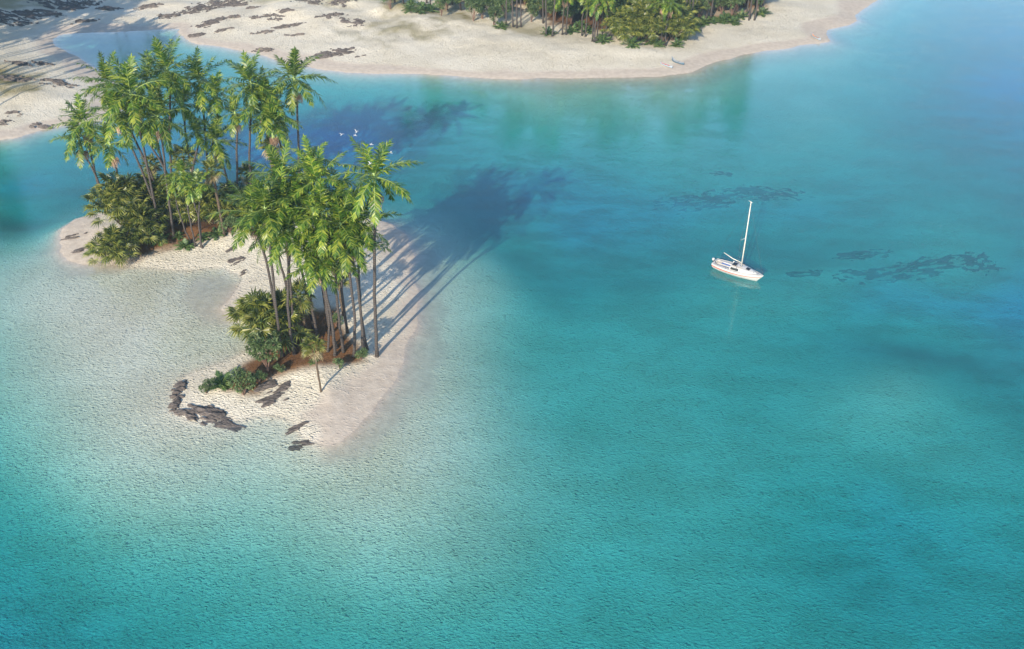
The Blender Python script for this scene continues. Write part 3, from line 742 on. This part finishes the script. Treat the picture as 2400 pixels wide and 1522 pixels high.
# --- far forest
GW = 'palms of the far forest'
def zone(px):
    return ('at the left end of the far forest', 'in the far forest left of its tall front trunks', 'in the far forest right of its tall front trunks',
            'in the far forest above the two beached canoes', 'at the right end of the far forest')[0 if px < 1080 else 1 if px < 1270 else 2 if px < 1430 else 3 if px < 1610 else 4]
rf = random.Random(42)
front = [(945, 12, 0), (1000, 8, 0), (1010, 22, 0), (1186, 62, 0), (1203, 64, 0), (1211, 66, 0), (1221, 64, 0), (1273, 55, 0), (1280, 84, 0), (1294, 86, 0), (1318, 82, 1), (1326, 82, 1),
         (1364, 84, 1), (1372, 86, 1), (1388, 98, 1), (1393, 100, 1), (1399, 98, 1), (1412, 92, 1), (1418, 95, 1), (1429, 90, 0), (1437, 78, 0), (1550, 106, 1), (1560, 108, 1), (1605, 72, 0), (1612, 68, 0), (1618, 70, 0),
         (1655, 45, 0), (1664, 46, 0), (1755, 48, 0), (1758, 44, 0), (1768, 48, 0), (1750, 35, 0)]
def tone(lo): return
FT = {}
LCR = CROWNS
def far_palm(px, py, kind, hh_):
    pid[0] += 1; i = pid[0]; b_ = ground(px, py)
    root = empty('palm_tree', b_, 'slender tall palm ' + zone(px), 'palm tree', GW + ', ' + zone(px).replace('far forest', 'wood'), rf.uniform(0, 6.28))
    k = i % 5
    if k not in FT: FT[k] = trunk_mesh((rf.uniform(-.7, .7), rf.uniform(-.5, .5), 16.0), .16, .12, (rf.uniform(-.5, .5), rf.uniform(-.4, .4)), i, M_bark)
    s = hh_ / 17.5; tk = put('trunk', FT[k], root, (0, 0, 0), 0, (1, 1, s))
    tv = FT[k].vertices[12 * 9].co; top = Vector((tv.x, tv.y, 16.0 * s + 1.4))
    cr = put('crown', LCR[i % 6], root, top, 0, rf.uniform(.9, 1.15)); cr.rotation_euler = (rf.uniform(-.15, .15), rf.uniform(-.15, .15), rf.uniform(0, 6.28))
    put('crownshaft', SHAFT, root, top)
    put('flower_cluster', FLOW[i % 3], root, top + Vector((0, 0, -1.5)), 0, 1)
    return root
for px, py, low in front: far_palm(px, py, 0, rf.uniform(5.5, 8) if low else rf.uniform(16, 20))
n = 0
while n < 95:
    px, py = rf.uniform(940, 1790), rf.uniform(-75, 70)
    if py > 5 + (px - 940) * .12 - max(0, px - 1600) * .45: continue
    low = rf.random() < .4
    far_palm(px, py, 0, rf.uniform(6, 10) if low else rf.uniform(15.5, 21)); n += 1
def far_bush(px, py, s):
    b_ = ground(px, py); bush(b_, 'leafy shrub ' + zone(px), 'shrubs ' + zone(px), s, TALLB)
for px, py in [(915, 22), (925, 10), (1035, 40), (1028, 20), (1048, 25), (1060, 12), (1080, 25), (1095, 18), (1110, 50), (1120, 30), (1130, 45), (1145, 35), (1158, 60), (1160, 40), (1170, 25), (1185, 45), (1245, 52), (1255, 30), (1270, 40),
               (1100, 5), (1140, 10), (1200, 20), (1230, 10), (1300, 50), (1340, 60), (1350, 30), (1690, 35), (1680, 25), (1700, 25), (1715, 38), (1725, 30), (1730, 18), (1700, 10), (1640, 40), (1630, 20), (1745, 15), (1775, 22), (1785, 15), (1660, 10)]:
    far_bush(px, py, rf.uniform(.85, 1.2))
for px, py, h_ in [(1450, 95, 4), (1460, 80, 5), (1485, 98, 4), (1500, 92, 5.5), (1515, 100, 4.5), (1475, 70, 6), (1500, 65, 7), (1525, 80, 6), (1575, 95, 4.5), (1590, 90, 4), (1585, 75, 5), (1545, 85, 4), (1540, 60, 6),
                   (1340, 40, 4), (1310, 35, 4), (1240, 20, 4), (1170, 5, 4), (1080, 0, 4), (1130, -10, 5), (1400, 50, 5), (1385, 30, 5), (1440, 40, 5), (1560, 40, 6), (1600, 45, 5), (1620, 10, 5), (1690, 0, 5), (1760, 10, 4), (1780, 5, 4)]:
    fan_bush(ground(px, py), 'dark fan palm clump ' + zone(px), 'fan palms ' + zone(px), 6, h_, 2.6, 1.05)
for px, py, lb in [(958, 25, 'round spiky plant on the mossy slope nearest the left forest edge'), (984, 30, 'twin spiky plant in the middle of the mossy slope'), (990, 22, 'spiky plant up behind the twin one on the mossy slope'),
                   (964, 12, 'spiky plant high on the mossy slope'), (1011, 27, 'small spiky plant right on the mossy slope'), (1174, 66, 'single spiky plant in the sand before the forest shrubs'),
                   (1285, 82, 'spiky plant between the two tall front trunks'), (1340, 76, 'spiky plant on the ochre clearing'), (1361, 65, 'little plant left of the low crowned palms'), (1414, 98, 'bright spiky plant at the foot of the low crowned palms'),
                   (1481, 108, 'spiky plant at the soil edge below the big fan palms'), (1522, 100, 'pale spiky plant under the big fan palms'), (1543, 109, 'spiky plant left of the front trunk pair'), (1586, 108, 'spiky plant at the outer corner of the brown soil'),
                   (1597, 92, 'spiky plant behind the outer corner of the brown soil'), (1626, 68, 'first bright spiky plant of the row right of the dark trunks'), (1648, 58, 'large bright spiky plant of the row on the right soil'), (1669, 54, 'bright spiky plant in the middle of the row on the right soil'),
                   (1693, 53, 'small plant close to its neighbour on the right soil'), (1701, 47, 'taller plant close to its neighbour on the right soil'), (1719, 56, 'single bright plant at the edge of the right soil'), (1736, 41, 'dark plant near the rightmost trunks'),
                   (1786, 35, 'dark round plant at the very right forest corner'), (1377, 75, 'plant at the foot of the second low crowned palm')]:
    rosette(ground(px, py), lb, 'spiky plants along the far forest edge', rf.uniform(1.5, 2.2))
# palms standing outside the frame on the left hillside: their shadows fall across the sand in view
for i in range(84):
    y = rf.uniform(128, 178); x = -(y * .585 + 5.5) - 32 * rf.random() ** 1.6
    z = hgt(x, y); pid[0] += 1; hh_ = rf.uniform(14, 19)
    feather_palm((x, y, z), (x + rf.uniform(-1, 1), y + rf.uniform(-1, 1), z + hh_), 'tall palm on the left hillside just outside the picture, casting the long shadows', 'palms on the hillside left of the lagoon', scale=1.2, flower=False)
for i in range(8):
    x = rf.uniform(-96, -70); y = rf.uniform(206, 240); z = hgt(x, y)
    feather_palm((x, y, z), (x, y, z + rf.uniform(14, 18)), 'tall palm on the beach beyond the lagoon just above the picture', 'palms beyond the lagoon', flower=False)

# ------------------------------------------------------------------ sailboat
M_white = paint('boat_gelcoat', (.58, .57, .555), .28, .5, var=.02)
M_deck = paint('boat_deck', (.52, .515, .50), .5, var=.04)
M_red = paint('boat_stripe', (.70, .09, .04), .35)
M_glass = paint('boat_window', (.012, .014, .018), .12, .6)
M_blue = paint('blue_cushion', (.10, .20, .48), .7)
M_alu = paint('painted_mast', (.62, .60, .55), .35)
M_wire = paint('rigging_wire', (.12, .12, .13), .4, metal=.7)
M_steel = paint('steel_rail', (.35, .35, .36), .25, metal=.9)
M_teak = paint('teak', (.45, .33, .20), .6)
M_black = paint('black_rubber', (.02, .02, .02), .5)

LB = 7.6
def bt(t):      # half breadth at deck
    return 1.22 * (max(0, 1 - ((t - .38) / .62) ** 2.1) ** .9 if t > .38 else 1 - .28 * ((.38 - t) / .38) ** 1.8)
def sheer(t): return .92 + .22 * t ** 2
def hull_pt(t, k):
    b_ = bt(t); zs = sheer(t); zk = -.35 + .25 * t ** 3 + .2 * max(0, .15 - t) / .15
    z = zk + (zs - zk) * k; y = b_ * (math.sin(min(1, k * 1.02) * math.pi / 2) ** .62 if k > 0 else 0)
    x = LB * t - .95 * (1 - k) * t ** 5 + .10 * (1 - k) * (1 - t) ** 4
    return x, y, z
def build_boat():
    s0 = flat(1674, 625); s1 = flat(1785, 662)
    ang = math.atan2(s1[1] - s0[1], s1[0] - s0[0])
    print('boat length', math.hypot(s1[0] - s0[0], s1[1] - s0[1]))
    BS = .76
    root = empty('sailboat', ((s0[0] + s1[0]) / 2, (s0[1] + s1[1]) / 2, -.05), 'white sailboat with a red stripe and bare mast anchored on turquoise water', 'sailboat', None, ang)
    root.scale = (BS, BS, BS)
    OX = -LB / 2
    T = [i / 40 for i in range(41)]; K = [0, .12, .25, .4, .55, .7, .8, .88, .94, 1.0]
    mb = MB()
    for sg in (-1, 1):
        vs = []
        for t in T:
            for k in K:
                x, y, z = hull_pt(t, k); vs.append((x + OX, sg * y, z))
        n = len(K); fs = []
        for i in range(len(T) - 1):
            for j in range(n - 1):
                f = (i * n + j, (i + 1) * n + j, (i + 1) * n + j + 1, i * n + j + 1); fs.append(f if sg > 0 else f[::-1])
        mb.add(vs, fs)
    tv = [hull_pt(0, k) for k in K]
    ring = [(x + OX, y, z) for x, y, z in tv] + [(x + OX, -y, z) for x, y, z in tv[::-1][:-1]]
    mb.add(ring, [tuple(range(len(ring)))])
    mb.build('hull', M_white, root, True)
    # stripe
    mb = MB()
    for sg in (-1, 1):
        for ka, kb, tw in ((.66, .80, 1), (.70, .715, 1)):
            vs = []
            for t in T:
                kk = ka + .04 * t
                kb2 = ka + (kb - ka) * (1 - .7 * t)
                for k in (kk, kb2 + .04 * t):
                    x, y, z = hull_pt(t, k); vs.append((x + OX, sg * (y + .012), z))
            fs = [(2 * i, 2 * i + 2, 2 * i + 3, 2 * i + 1) for i in range(len(T) - 1)]
            if kb > .75: mb.add(vs, fs)
    mb.build('stripe', M_red, root)
    # deck
    mb = MB(); cock = (.05, .37)
    def inner(t): return min(.66, bt(t) - .12)
    for sg in (-1, 1):
        vs = []; fs = []
        for t in T:
            zs = sheer(t); ins = cock[0] <= t <= cock[1]
            yi = inner(t) if ins else 0
            vs += [(LB * t + OX, sg * bt(t), zs), (LB * t + OX, sg * (bt(t) + yi) / 2, zs + (.02 if ins else .04)), (LB * t + OX, sg * yi, zs + (.03 if ins else .06))]
        for i in range(len(T) - 1):
            for j in (0, 1): fs.append((3 * i + j, 3 * i + 3 + j, 3 * i + 4 + j, 3 * i + 1 + j))
        mb.add(vs, fs)
    mb.build('deck', M_deck, root, False)
    # toe rail
    mb = MB()
    for sg in (-1, 1):
        mb.tube([(LB * t + OX, sg * (bt(t) - .01), sheer(t) + .03) for t in T], .028, 6)
    mb.tube([(OX + .02, y, sheer(0) + .03) for y in (-bt(0), -.4, .4, bt(0))], .028, 6)
    mb.build('toe_rail', M_white, root, True)
    # cockpit
    a, c = cock[0] * LB + OX, cock[1] * LB + OX; zf = .48; zs = .95
    mb = MB(); yw = .64
    mb.add([(a, -yw, zs), (c, -yw, zs), (c, yw, zs), (a, yw, zs), (a, -yw, zf), (c, -yw, zf), (c, yw, zf), (a, yw, zf)], [(4, 5, 6, 7), (0, 1, 5, 4), (1, 2, 6, 5), (2, 3, 7, 6), (3, 0, 4, 7)])
    for sg in (-1, 1): mb.box(((a + c) / 2, sg * .46, .60), (c - a - .02, .35, .24))
    cp = mb.build('cockpit', M_white, root)
    mb = MB()
    for sg in (-1, 1): mb.box(((a + c) / 2 + .25, sg * .46, .745), (c - a - .7, .33, .05))
    mb.build('cushion', M_blue, cp, bevel=.015)
    mb = MB(); mb.box(((a + c) / 2 + .35, 0, .492), (c - a - .8, .5, .015)); mb.build('footwell_mat', M_blue, cp)
    mb = MB(); mb.tube([(a + .15, 0, .95), (a + .5, .05, 1.08), (a + .95, .1, 1.12)], [.03, .025, .02], 6); mb.build('tiller', M_teak, cp)
    # coachroof
    x0, x1 = .37 * LB, .86 * LB; mb = MB(); n = 18; prof = []
    def crf(q):
        t = (x0 + (x1 - x0) * q) / LB; base = sheer(t) + .03; hgh = .52 * (1 - q ** 2.2) ** .8 + .02
        w = min(bt(t) - .22, .86 * (1 - q ** 3) + .10); w = max(w, .05); return t, base, hgh, w
    vs = []
    for i in range(n + 1):
        q = i / n; t, base, hgh, w = crf(q); x = LB * t + OX
        for y, z in ((-w, base), (-w * .86, base + hgh * .82), (-w * .70, base + hgh * .95), (0, base + hgh + .05), (w * .70, base + hgh * .95), (w * .86, base + hgh * .82), (w, base)):
            vs.append((x, y, z))
    fs = [(7 * i + j, 7 * i + 7 + j, 7 * i + 8 + j, 7 * i + 1 + j)[::-1] for i in range(n) for j in range(6)]
    fs.append(tuple(range(7))); mb.add(vs, fs)
    cab = mb.build('cabin', M_white, root, False)
    # cabin side windows
    for sg in (-1, 1):
        mb = MB(); vs = []
        for q in (.03, .14, .25, .35):
            t, base, hgh, w = crf(q); x = LB * t + OX
            for f in (.14, .92):
                y = w * (1 - .14 * f) ; z = base + hgh * .82 * f
                vs += [(x, sg * (y + .012), z + .004), (x, sg * (y - .03), z)]
        fs = []
        for i in range(3):
            o = 4 * i; fs += [(o, o + 4, o + 6, o + 2), (o, o + 1, o + 5, o + 4), (o + 2, o + 6, o + 7, o + 3)]
        fs += [(0, 2, 3, 1), (12, 13, 15, 14)]
        mb.add(vs, fs); mb.build('window', M_glass, cab)
    def slab(name, q0, q1, hw, mt, th=.04, y0=0):
        mb = MB(); vs = []
        for q in (q0, q1):
            t, base, hgh, w = crf(q); x = LB * t + OX; z = base + hgh + .035
            for y in (y0 - hw, y0 + hw): vs += [(x, y, z - .05), (x, y, z + th)]
        mb.add(vs, [(1, 3, 7, 5), (0, 1, 5, 4), (2, 6, 7, 3), (0, 2, 3, 1), (4, 5, 7, 6)]); return mb.build(name, mt, cab)
    slab('companionway_hatch', .02, .19, .40, M_glass, .045)
    slab('foredeck_hatch', .58, .72, .30, M_glass, .045)
    mb = MB()
    for sg in (-1, 1):
        pts = []
        for q in (.08, .2, .32, .45):
            t, base, hgh, w = crf(q); pts.append((LB * t + OX, sg * w * .66, base + hgh + .05))
        mb.tube(pts, .025, 5)
    mb.build('grab_rail', M_teak, cab)
    mb = MB(); mb.box((x0 + OX - .012, .02, 1.22), (.02, .42, .46)); mb.build('companionway_door', M_glass, cab)
    # anchor locker lid
    # mast and rigging
    t, base, hgh, w = crf(.36); mx_ = LB * t + OX; mz = base + hgh + .04; mt_ = 11.6
    mst = MB(); mst.tube([(mx_, 0, mz), (mx_ - .02, 0, mz + 3), (mx_ - .06, 0, mz + 6), (mx_ - .12, 0, mt_)], [.095, .095, .085, .065], 10)
    ms = mst.build('mast', M_alu, root, True)
    mb = MB(); mb.tube([(mx_ + .12, 0, mt_ - .03), (mx_ - .12, 0, mt_ + .02), (mx_ - .5, 0, mt_ + .12)], [.03, .05, .02], 6); mb.build('masthead', M_alu, ms)
    mb = MB(); zsps = mz + 4.5
    mb.tube([(mx_ - .35, -.95, zsps - .02), (mx_ - .04, 0, zsps + .05), (mx_ - .35, .95, zsps - .02)], [.02, .035, .02], 6); mb.build('spreader', M_alu, ms)
    mb = MB(); mb.box((mx_, 0, mz + .02), (.3, .3, .06)); mb.build('mast_step', M_steel, ms)
    mb = MB(); mb.tube([(mx_ - .1, 0, mz + .55), (mx_ - 1.4, .02, mz + .72), (mx_ - 2.9, .05, mz + 1.2)], [.06, .075, .06], 8); mb.build('boom', M_alu, root, True)
    mb = MB()
    for sg in (-1, 1):
        mb.tube([(mx_ - .2, sg * bt(.45) * .97, 1.0), (mx_ - .35, sg * .95, zsps - .02), (mx_ - .12, 0, mt_ - .1)], .014, 4)
        mb.tube([(mx_ - .35, sg * bt(.45) * .97, 1.0), (mx_ - .05, 0, zsps)], .014, 4)
    mb.tube([(OX + .05, -.6, 1.0), (mx_ - .12, 0, mt_)], .014, 4)
    mb.tube([(OX + LB * .985, 0, 1.15), (mx_ + .1, 0, mt_ - 1.0)], .014, 4)
    mb.build('rigging', M_wire, root)
    # pulpit
    mb = MB(); z1 = 1.72
    pl = [(OX + LB * .82, .42, z1), (OX + LB * .9, .27, z1), (OX + LB * .985, .1, z1 - .02), (OX + LB * 1.0, 0, z1 - .03), (OX + LB * .985, -.1, z1 - .02), (OX + LB * .9, -.27, z1), (OX + LB * .82, -.42, z1)]
    mb.tube(pl, .018, 5)
    for q in (0, 1, 5, 6): mb.tube([(pl[q][0], pl[q][1], z1), (pl[q][0], pl[q][1] * .95, 1.08)], .016, 5)
    mb.build('pulpit_rail', M_steel, root)
    mb = MB()
    for sg in (-1, 1):
        for t in (.12, .3): mb.tube([(OX + LB * t, sg * (bt(t) - .06), .95), (OX + LB * t, sg * (bt(t) - .06), 1.42)], .014, 5)
        mb.tube([(OX + .1, sg * .8, 1.42), (OX + LB * .3, sg * (bt(.3) - .06), 1.42)], .01, 4)
    mb.build('stern_rail', M_steel, root)
    # winch / fender standing by the far side of the cockpit
    mb = MB(); mb.tube([(c - .15, .80, .98), (c - .15, .80, 1.1), (c - .15, .80, 1.42), (c - .15, .8, 1.52)], [.13, .13, .12, .06], 10); mb.build('fender', M_white, root, True)
    # outboard motor
    mb = MB(); mb.tube([(OX - .28, .25, 1.25), (OX - .28, .25, 1.19), (OX - .28, .25, .98), (OX - .26, .25, .85)], [.12, .2, .2, .12], 10)
    mo = mb.build('outboard_motor', M_white, root, True)
    mb = MB(); mb.tube([(OX - .28, .25, 1.0), (OX - .30, .25, .2), (OX - .32, .25, -.35)], [.07, .055, .05], 8); mb.box((OX - .1, .25, .85), (.25, .2, .25)); mb.build('motor_leg', M_black, mo)
    return root
build_boat()

# ------------------------------------------------------------------ canoes
M_cw = paint('canoe_white', (.36, .42, .48), .5); M_cr = paint('canoe_red', (.55, .10, .06), .5); M_cb = paint('canoe_blue', (.10, .17, .24), .5)
M_co = paint('canoe_orange', (.60, .28, .14), .5); M_cg = paint('canoe_grey', (.30, .33, .37), .6)
def canoe(p0, p1, label, hullm, inm, rim, up=.5, rig=True):
    CS = .78
    a = ground(*p0); c = ground(*p1); ang = math.atan2(c[1] - a[1], c[0] - a[0]); Lc = math.hypot(c[0] - a[0], c[1] - a[1]); Lc = max(3.6, min(Lc, 5.2))
    mid = ((a[0] + c[0]) / 2, (a[1] + c[1]) / 2); z = hgt(*mid)
    root = empty('outrigger_canoe', (mid[0], mid[1], z + .02), label, 'canoe', 'canoes pulled up on the beach', ang); root.scale = (CS, CS, CS)
    n = 20; out_ = []; inn = []; rimp = []
    for i in range(n + 1):
        t = i / n; x = (t - .5) * Lc; b_ = .36 * max(.02, (1 - abs(2 * t - 1) ** 2.4)); zt = .42 + up * max(0, (.35 - t) / .35) ** 2 + .25 * max(0, (t - .75) / .25) ** 2
        zb = 0 + up * .5 * max(0, (.2 - t) / .2) ** 2 + .12 * max(0, (t - .85) / .15) ** 2
        out_.append([(x, b_ * math.sin(q), zt - (zt - zb) * math.cos(q)) for q in [(-90 + 180 * j / 8) * math.pi / 180 for j in range(9)]])
        inn.append([(x, b_ * .86 * math.sin(q), zt - (zt - zb - .05) * math.cos(q) + .002) for q in [(-90 + 180 * j / 8) * math.pi / 180 for j in range(9)]])
        rimp.append((x, b_, zt))
    for nm, arr, mt in (('hull', out_, hullm), ('interior', inn, inm)):
        mb = MB(); vs = [p for r in arr for p in r]; mb.add(vs, [(9 * i + j, 9 * i + 9 + j, 9 * i + 10 + j, 9 * i + 1 + j) for i in range(n) for j in range(8)]); mb.build(nm, mt, root, True)
    mb = MB()
    for sg in (-1, 1): mb.tube([(x, sg * b_ * .95, z_) for x, b_, z_ in rimp], .04, 5)
    mb.build('gunwale', rim, root)
    for q in (-.22, .02, .25):
        mb = MB(); mb.box((Lc * q, 0, .38), (.22, .62, .04)); mb.build('seat', rim, root)
    if rig:
        for q in (-.2, .2):
            mb = MB(); mb.tube([(Lc * q, .3, .45), (Lc * q, .9, .5), (Lc * q, 1.35, .18)], .035, 5); mb.build('outrigger_arm', M_teak, root)
        mb = MB(); mb.tube([(-Lc * .36, 1.35, .2), (-Lc * .25, 1.35, .14), (Lc * .25, 1.35, .14), (Lc * .36, 1.35, .2)], [.03, .09, .09, .03], 7); mb.build('outrigger_float', rim, root, True)
    return root
canoe((1549, 151), (1574, 162), 'white canoe with a red interior lying nearest the water, left of the pair', M_cw, M_cr, M_cw, .15, False)
canoe((1576, 144), (1600, 154), 'grey blue canoe with an upcurved end, right of the pair', M_cb, M_cg, M_cg, .8, False)
canoe((1902, 86), (1922, 97), 'lone pale canoe with an orange inside on the sand point', M_cw, M_co, M_cg, .6, False)

# ------------------------------------------------------------------ gulls
M_gull = paint('gull_white', (.7, .7, .72), .7, var=.03)
def gull(px, py, Y, label, ang, flap, sc_=1.0):
    d = ray(px, py); t = Y / d[1]; p = (d[0] * t, Y, H + d[2] * t)
    mb = MB()
    mb.tube([(.30, 0, .02), (.26, 0, .02), (.19, 0, .03), (.12, 0, .0), (0, 0, -.01), (-.14, 0, 0), (-.24, 0, .02), (-.36, 0, .02)], [.006, .018, .05, .055, .075, .055, .028, .012], 8)
    for sg in (-1, 1):
        z1, z2 = .22 * flap, .12 * flap
        mb.add([(.10, sg * .04, .03), (-.08, sg * .04, .03), (.13, sg * .28, .03 + z1), (-.04, sg * .28, .03 + z1), (.02, sg * .56, .03 + z1 + z2 * .2), (-.06, sg * .56, .03 + z1 + z2 * .2),
                (.10, sg * .04, .05), (-.08, sg * .04, .045), (.13, sg * .28, .05 + z1), (-.04, sg * .28, .045 + z1), (-.1, sg * .64, .03 + z1)],
               [(0, 2, 3, 1), (2, 4, 5, 3), (6, 7, 9, 8), (8, 9, 5, 4), (0, 6, 8, 2), (2, 8, 4), (1, 3, 9, 7), (3, 5, 9), (4, 10, 5)])
    mb.add([(-.28, -.02, .02), (-.28, .02, .02), (-.44, .07, .02), (-.44, -.07, .02), (-.36, 0, .035)], [(0, 3, 4), (0, 4, 1), (1, 4, 2), (3, 2, 4), (0, 1, 2, 3)])
    o = mb.build('seagull', M_gull, None, True); o.location = p; o.rotation_euler = (0, R(-8), ang); o.scale = (sc_,) * 3
    return tag(o, label, 'seagull', 'white gulls flying over the channel')
gull(801, 316, 92, 'leftmost white gull flying over the dark blue channel', 1.2, .8, .6)
gull(836, 310, 92, 'upper gull of the close pair over the channel', .9, 1.6, .6)
gull(832, 318, 91, 'lower gull of the close pair over the channel', 2.9, .3, .62)
gull(870, 339, 82, 'white gull just above the top frond of the solitary palm', 3.0, .1, .6)
gull(915, 358, 80, 'white gull right of the top of the solitary palm', 2.7, .25, .6)
gull(858, 369, 74, 'white gull against the left upper fronds of the solitary palm', 1.3, 1.2, .55)
gull(868, 384, 66, 'white gull in front of the heart of the solitary palm crown', .8, 1.0, .5)
gull(1661, 618, 92, 'white gull flying low behind the sailboat stern', .6, 1.0, .6)

# ------------------------------------------------------------------ haze
mb = MB(); mb.box((0, 110, 12), (560, 420, 86))
m, nt, N, L = mat('haze_air'); out = N('ShaderNodeOutputMaterial'); v = N('ShaderNodeVolumePrincipled')
v.inputs['Color'].default_value = (.55, .80, .95, 1); v.inputs['Density'].default_value = .0004; v.inputs['Anisotropy'].default_value = .2
L(v.outputs[0], out.inputs['Volume'])
tag(mb.build('haze', m), 'thin blue sea haze filling the air', kind='stuff')
# ------------------------------------------------------------------ light, sky, camera
w = bpy.data.worlds.new('World'); sc.world = w; w.use_nodes = True; nt = w.node_tree
bg = nt.nodes['Background']; sky = nt.nodes.new('ShaderNodeTexSky'); sky.sky_type = 'NISHITA'; sky.sun_disc = False
sky.sun_elevation = SUN_EL; sky.sun_rotation = math.pi + SUN_AZ; sky.air_density = 1.0; sky.dust_density = 0; sky.ozone_density = 1.2; sky.altitude = 1500
nt.links.new(sky.outputs[0], bg.inputs[0]); bg.inputs[1].default_value = .15
ld = bpy.data.lights.new('sun', 'SUN'); ld.energy = 4.2; ld.angle = R(.5); ld.color = (1.0, .865, .66)
lo = bpy.data.objects.new('sun', ld); col.objects.link(lo)
dv = Vector((math.sin(SUN_AZ) * math.cos(SUN_EL), math.cos(SUN_AZ) * math.cos(SUN_EL), -math.sin(SUN_EL)))
lo.rotation_euler = dv.to_track_quat('-Z', 'Y').to_euler(); lo.location = (-20, -40, 80)

cd = bpy.data.cameras.new('camera'); co = bpy.data.objects.new('camera', cd); col.objects.link(co)
co.location = (0, 0, H); co.rotation_euler = (math.pi / 2 - PITCH, 0, 0)
cd.sensor_fit = 'HORIZONTAL'; cd.sensor_width = 36; cd.lens = 36 * F / 2400; cd.clip_end = 8000; cd.clip_start = .5
sc.camera = co
sc.render.resolution_x, sc.render.resolution_y = 1024, 649
sc.view_settings.view_transform = 'Standard'; sc.view_settings.look = 'None'; sc.view_settings.exposure = .7; sc.view_settings.gamma = 1
sc.cycles.max_bounces = 10; sc.cycles.transparent_max_bounces = 24
